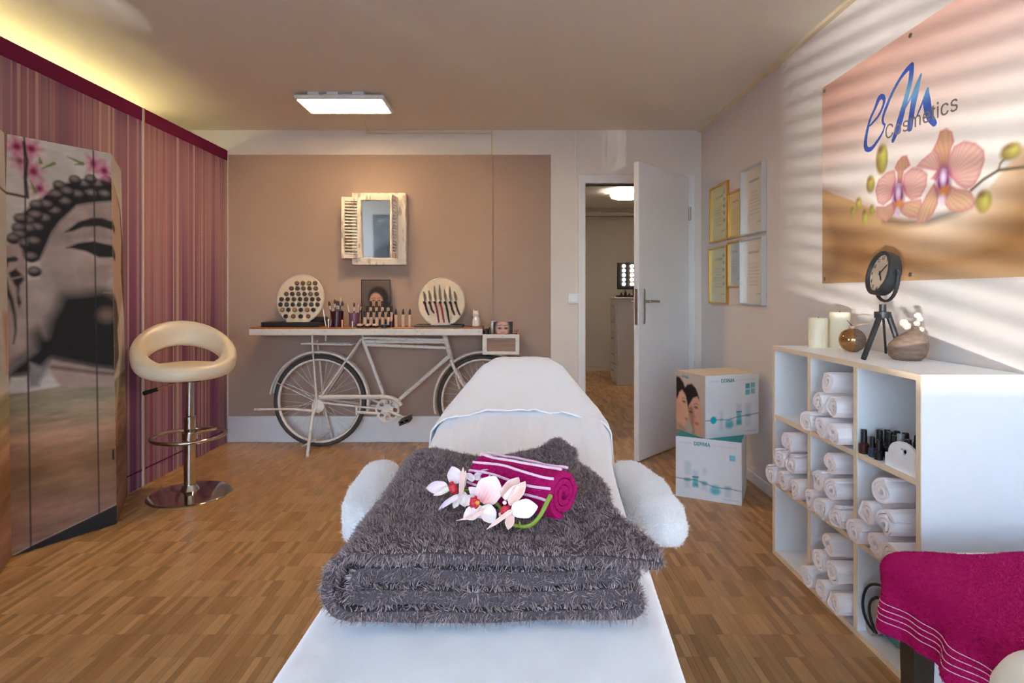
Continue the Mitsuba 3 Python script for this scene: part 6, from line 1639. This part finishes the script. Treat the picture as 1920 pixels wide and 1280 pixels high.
petal(f2, 'petal', (715, 720), (830, 905), 92, Y2, c2y, 0.010, 0.014, 0.4, 0, 'white', 0.75)
petal(f2, 'petal', (720, 770), (428, 878), 20, Y2, c2y, 0.018, 0.018, 0.8, 0.25, 'peach', 0.4, -0.06)
petal(f2, 'petal', (600, 640), (480, 700), 60, Y2, c2y, -0.010, -0.004, 0.4, 0, 'white', 0.7)
f3 = thing(oc + '__blossom')
lip(f3, [(985, 730), (940, 770), (895, 795)], [22, 44, 46, 24], Y3, c3y, 0.008)
blob(f3, 'column', (938, 690), 22, Y3, c3y, 0.014, M_LIPW)
petal(f3, 'petal', (930, 650), (1090, 425), 100, Y3 + 0.012, c3y, 0.0, 0.004, 0.3, 0, 'peach', 0.6)
petal(f3, 'petal', (930, 650), (1100, 490), 42, Y3, c3y, 0.010, 0.012, 0.5, 0, 'white', 0.8)
petal(f3, 'petal', (985, 715), (1160, 465), 66, Y3, c3y, 0.010, 0.010, 0.7, 0, 'peach', 0.85)
petal(f3, 'petal', (1005, 770), (1290, 735), 104, Y3, c3y, 0.014, 0.020, 0.22, 0, 'white', 0.85)
petal(f3, 'petal', (1010, 800), (975, 975), 54, Y3, c3y, 0.006, 0.008, 0.5, 0, 'peach', 0.8)
petal(f3, 'petal', (1015, 770), (748, 972), 28, Y3, c3y, 0.020, 0.018, 0.8, 0.1, 'peach', 0.55)
petal(f3, 'petal', (880, 800), (960, 860), 34, Y3, c3y, 0.002, 0.004, 0.4, 0, 'peach', 0.8)
def sp_(cx, cy, Y): 
    px, py = op(cx, cy); return at(px, py, Y)
stem_pts = [sp_(1000, 915, 0.985), sp_(1090, 938, 0.978), sp_(1200, 932, 0.970), sp_(1290, 860, 0.968), sp_(1360, 745, 0.972), sp_(1425, 615, 0.985)]
obj('stem', tube(smoothpath(stem_pts, 40), np.linspace(0.0028, 0.0042, 40), 10), M_STEM, oc)
obj('stem_node', tube([sp_(1095, 935, 0.976), sp_(1100, 905, 0.974), sp_(1090, 880, 0.976)], [0.003, 0.0018, 0.0006], 8), M_STEM, oc)
obj('hidden_stem', tube(smoothpath([sp_(1000, 915, 0.985), sp_(930, 800, 1.01), sp_(800, 640, 1.04), sp_(600, 560, 1.09), sp_(470, 560, 1.12)], 30), 0.0028, 8), M_STEM, oc)

# ------------------------------------------------------------------ upholstered stool with a magenta towel, right foreground
cs = thing('upholstered_chair', 'cream upholstered seat on dark wooden legs in front of the white shelf', 'stool')
CX0, CX1, CY0_, CY1_, CZ = 0.905, 1.42, 0.985, 1.425, 0.498
seatp = sbox(CX0, CY0_, CX1, CY1_).buffer(-0.06).buffer(0.06, 10)
def puff(poly, z0, z1, r):
    L = []
    for q in np.linspace(0, math.pi, 11):
        pl = poly.buffer(-r + r * math.sin(q), 8)
        c_ = np.array(pl.exterior.coords)[:-1]
        d_ = np.r_[0, np.cumsum(np.linalg.norm(np.diff(np.vstack([c_, c_[:1]]), axis=0), axis=1))]
        tt = np.linspace(0, d_[-1], 121)[:-1]
        cc = np.vstack([c_, c_[:1]])
        xx_ = np.c_[np.interp(tt, d_, cc[:, 0]), np.interp(tt, d_, cc[:, 1])]
        k = np.argmin(np.hypot(xx_[:, 0] - cc[:, 0].min(), xx_[:, 1] - cc[:, 1].min()))
        xx_ = np.roll(xx_, -k, 0)
        L.append(np.c_[xx_, np.full(120, (z0 + r) + (z1 - z0 - 2 * r) * (q / math.pi) - r * math.cos(q))])
    L = np.array(L)
    f = []
    for i in range(10):
        for j in range(120):
            q = (j + 1) % 120
            f += [[i * 120 + j, i * 120 + q, (i + 1) * 120 + q], [i * 120 + j, (i + 1) * 120 + q, (i + 1) * 120 + j]]
    v = L.reshape(-1, 3)
    for i in (0, 10):
        c = len(v); v = np.vstack([v, L[i].mean(0)])
        f += [[c, i * 120 + (j + 1) % 120, i * 120 + j] if i == 0 else [c, i * 120 + j, i * 120 + (j + 1) % 120] for j in range(120)]
    m = trimesh.Trimesh(v, f, process=False)
    if m.volume < 0: m.invert()
    return m
obj('seat_cushion', puff(seatp, 0.40, CZ, 0.03), M_CREAM2, cs)
obj('apron', B(CX0 + 0.03, CX1 - 0.03, CY0_ + 0.03, CY1_ - 0.03, 0.345, 0.40, 0.004), M_DARKWOOD, cs)
for lx in (CX0 + 0.012, CX1 - 0.062):
    for ly in (CY0_ + 0.03, CY1_ - 0.135):
        obj('leg', trimesh.convex.convex_hull(np.array([(lx + a, ly + b, 0.399) for a in (0, 0.05) for b in (0, 0.05)] + [(lx + 0.006 + a, ly + 0.006 + b, 0.0) for a in (0, 0.038) for b in (0, 0.038)])), M_DARKWOOD, cs, smooth=False)
ny, nx = 80, 110
Yv = np.linspace(CY0_ - 0.02, CY1_ + 0.014, ny)
rr0 = 0.035
def towel_pt(Y, a):
    """a: distance along the towel from the right edge on the seat to the hem that hangs on the left."""
    k = np.clip((Y - (CY1_ - 0.075)) / 0.085, 0, 1)
    xl = CX0 - 0.008 + 0.10 * (1 - np.sqrt(np.clip(1 - k * k, 0.02, 1)))
    zt = CZ + 0.006 + 0.006 * np.sin(Y * 14) * 0.5 - 0.050 * k ** 2.2
    flat = 1.40 - xl - rr0
    q = np.clip((a - flat) / rr0, 0, math.pi / 2)
    ex = np.clip(a - flat - rr0 * math.pi / 2, 0, None)
    X = np.where(a < flat, 1.40 - a, xl + rr0 - rr0 * np.sin(q))
    Z = np.where(a < flat, zt, zt - rr0 * (1 - np.cos(q))) - ex
    fold = (0.012 * np.sin(Y * 34 + 0.8) + 0.008 * np.sin(Y * 61 + 2)) * np.clip(ex / 0.07, 0, 1)
    X = X - fold - ex * 0.12
    Z = Z + 0.003 * np.sin(X * 21 + Y * 9) * (a < flat)
    return np.stack([X, Y + 0 * X, Z], -1)
hem_len = lambda Y: (1.40 - (CX0 - 0.008) - rr0) + rr0 * math.pi / 2 + np.interp(Y, [0.95, 1.2, 1.36, 1.45], [0.105, 0.108, 0.128, 0.06])
Vt = np.array([towel_pt(Y, np.linspace(0, 1, nx) * hem_len(Y)) for Y in Yv])
top_, botm = Vt, Vt - 0
gx = np.gradient(Vt, axis=0); gy = np.gradient(Vt, axis=1)
nn = np.cross(gx, gy); nn /= np.linalg.norm(nn, axis=-1, keepdims=True) + 1e-12
if nn[10, 10, 2] < 0: nn = -nn
V_ = np.concatenate([(Vt + nn * 0.002).reshape(-1, 3), (Vt - nn * 0.0015).reshape(-1, 3)])
f = gridfaces(ny, nx)
rim = [i * nx for i in range(ny)] + [(ny - 1) * nx + j for j in range(1, nx)] + [i * nx + nx - 1 for i in range(ny - 2, -1, -1)] + [j for j in range(nx - 2, 0, -1)]
side = []
for i in range(len(rim)):
    a, b2 = rim[i], rim[(i + 1) % len(rim)]
    side += [[a, a + ny * nx, b2 + ny * nx], [a, b2 + ny * nx, b2]]
mt_ = thing('magenta_towel', 'magenta towel with thin pale stripes draped over the cream seat in the foreground', 'towel')
obj('cloth', (V_, np.vstack([f, f[:, ::-1] + ny * nx, side])), M_PINK, mt_, smooth=True)
msh = trimesh.Trimesh((Vt + nn * 0.002).reshape(-1, 3), f, process=False)
if msh.face_normals[1000][2] < 0: msh.invert()
pts, nr = sample(msh, 60000, 31)
cl = np.stack([meshkit.fbm(pts * 90 + i * 9.1, 2, i) - 0.5 for i in range(3)], -1) * 2.0
obj('terry_pile', pile(pts, nr, 0.0035, 0.0015, 2, 0.6, 0.9, 32, 0.0, cl), M_PINK, mt_, kind='stuff')
for k, off in enumerate((0.028, 0.041, 0.054, 0.067)):
    Ys = np.linspace(CY0_ - 0.02, CY1_ - 0.03, 60)
    ln = np.array([towel_pt(np.array(Y), np.array(hem_len(Y) - off)) for Y in Ys]) + [-0.0038, 0, 0]
    obj('stripe', tube(ln, 0.0011, 6), M_PINKLINE, mt_)
rs = thing('round_stool', 'round cream padded stool seat at the lower right corner, in front of the magenta towel', 'stool')
c = np.array([0.885, 0.775, 0])
obj('seat_pad', lathe([(0, 0.478), (0.14, 0.478), (0.165, 0.488), (0.176, 0.510), (0.176, 0.528), (0.165, 0.548), (0.14, 0.560), (0.08, 0.565), (0, 0.566)], 64, c), M_CREAM2, rs, smooth=True)
obj('pole', cat(rod(c + [0, 0, 0.07], c + [0, 0, 0.46], 0.024, n=20), rod(c + [0, 0, 0.455], c + [0, 0, 0.478], 0.09, n=28)), M_CHROME, rs)
for k in range(5):
    a_ = k * 2 * math.pi / 5 + 0.3
    e_ = c + [0.22 * math.cos(a_), 0.22 * math.sin(a_), 0.06]
    lg_ = obj('foot', tube([c + [0, 0, 0.085], e_], [0.020, 0.013], 10), M_CHROME, rs)
    obj('caster', rod(e_ + [-0.010 * math.sin(a_), 0.010 * math.cos(a_), -0.034], e_ + [0.010 * math.sin(a_), -0.010 * math.cos(a_), -0.034], 0.025, n=18), M_BLACK, lg_)
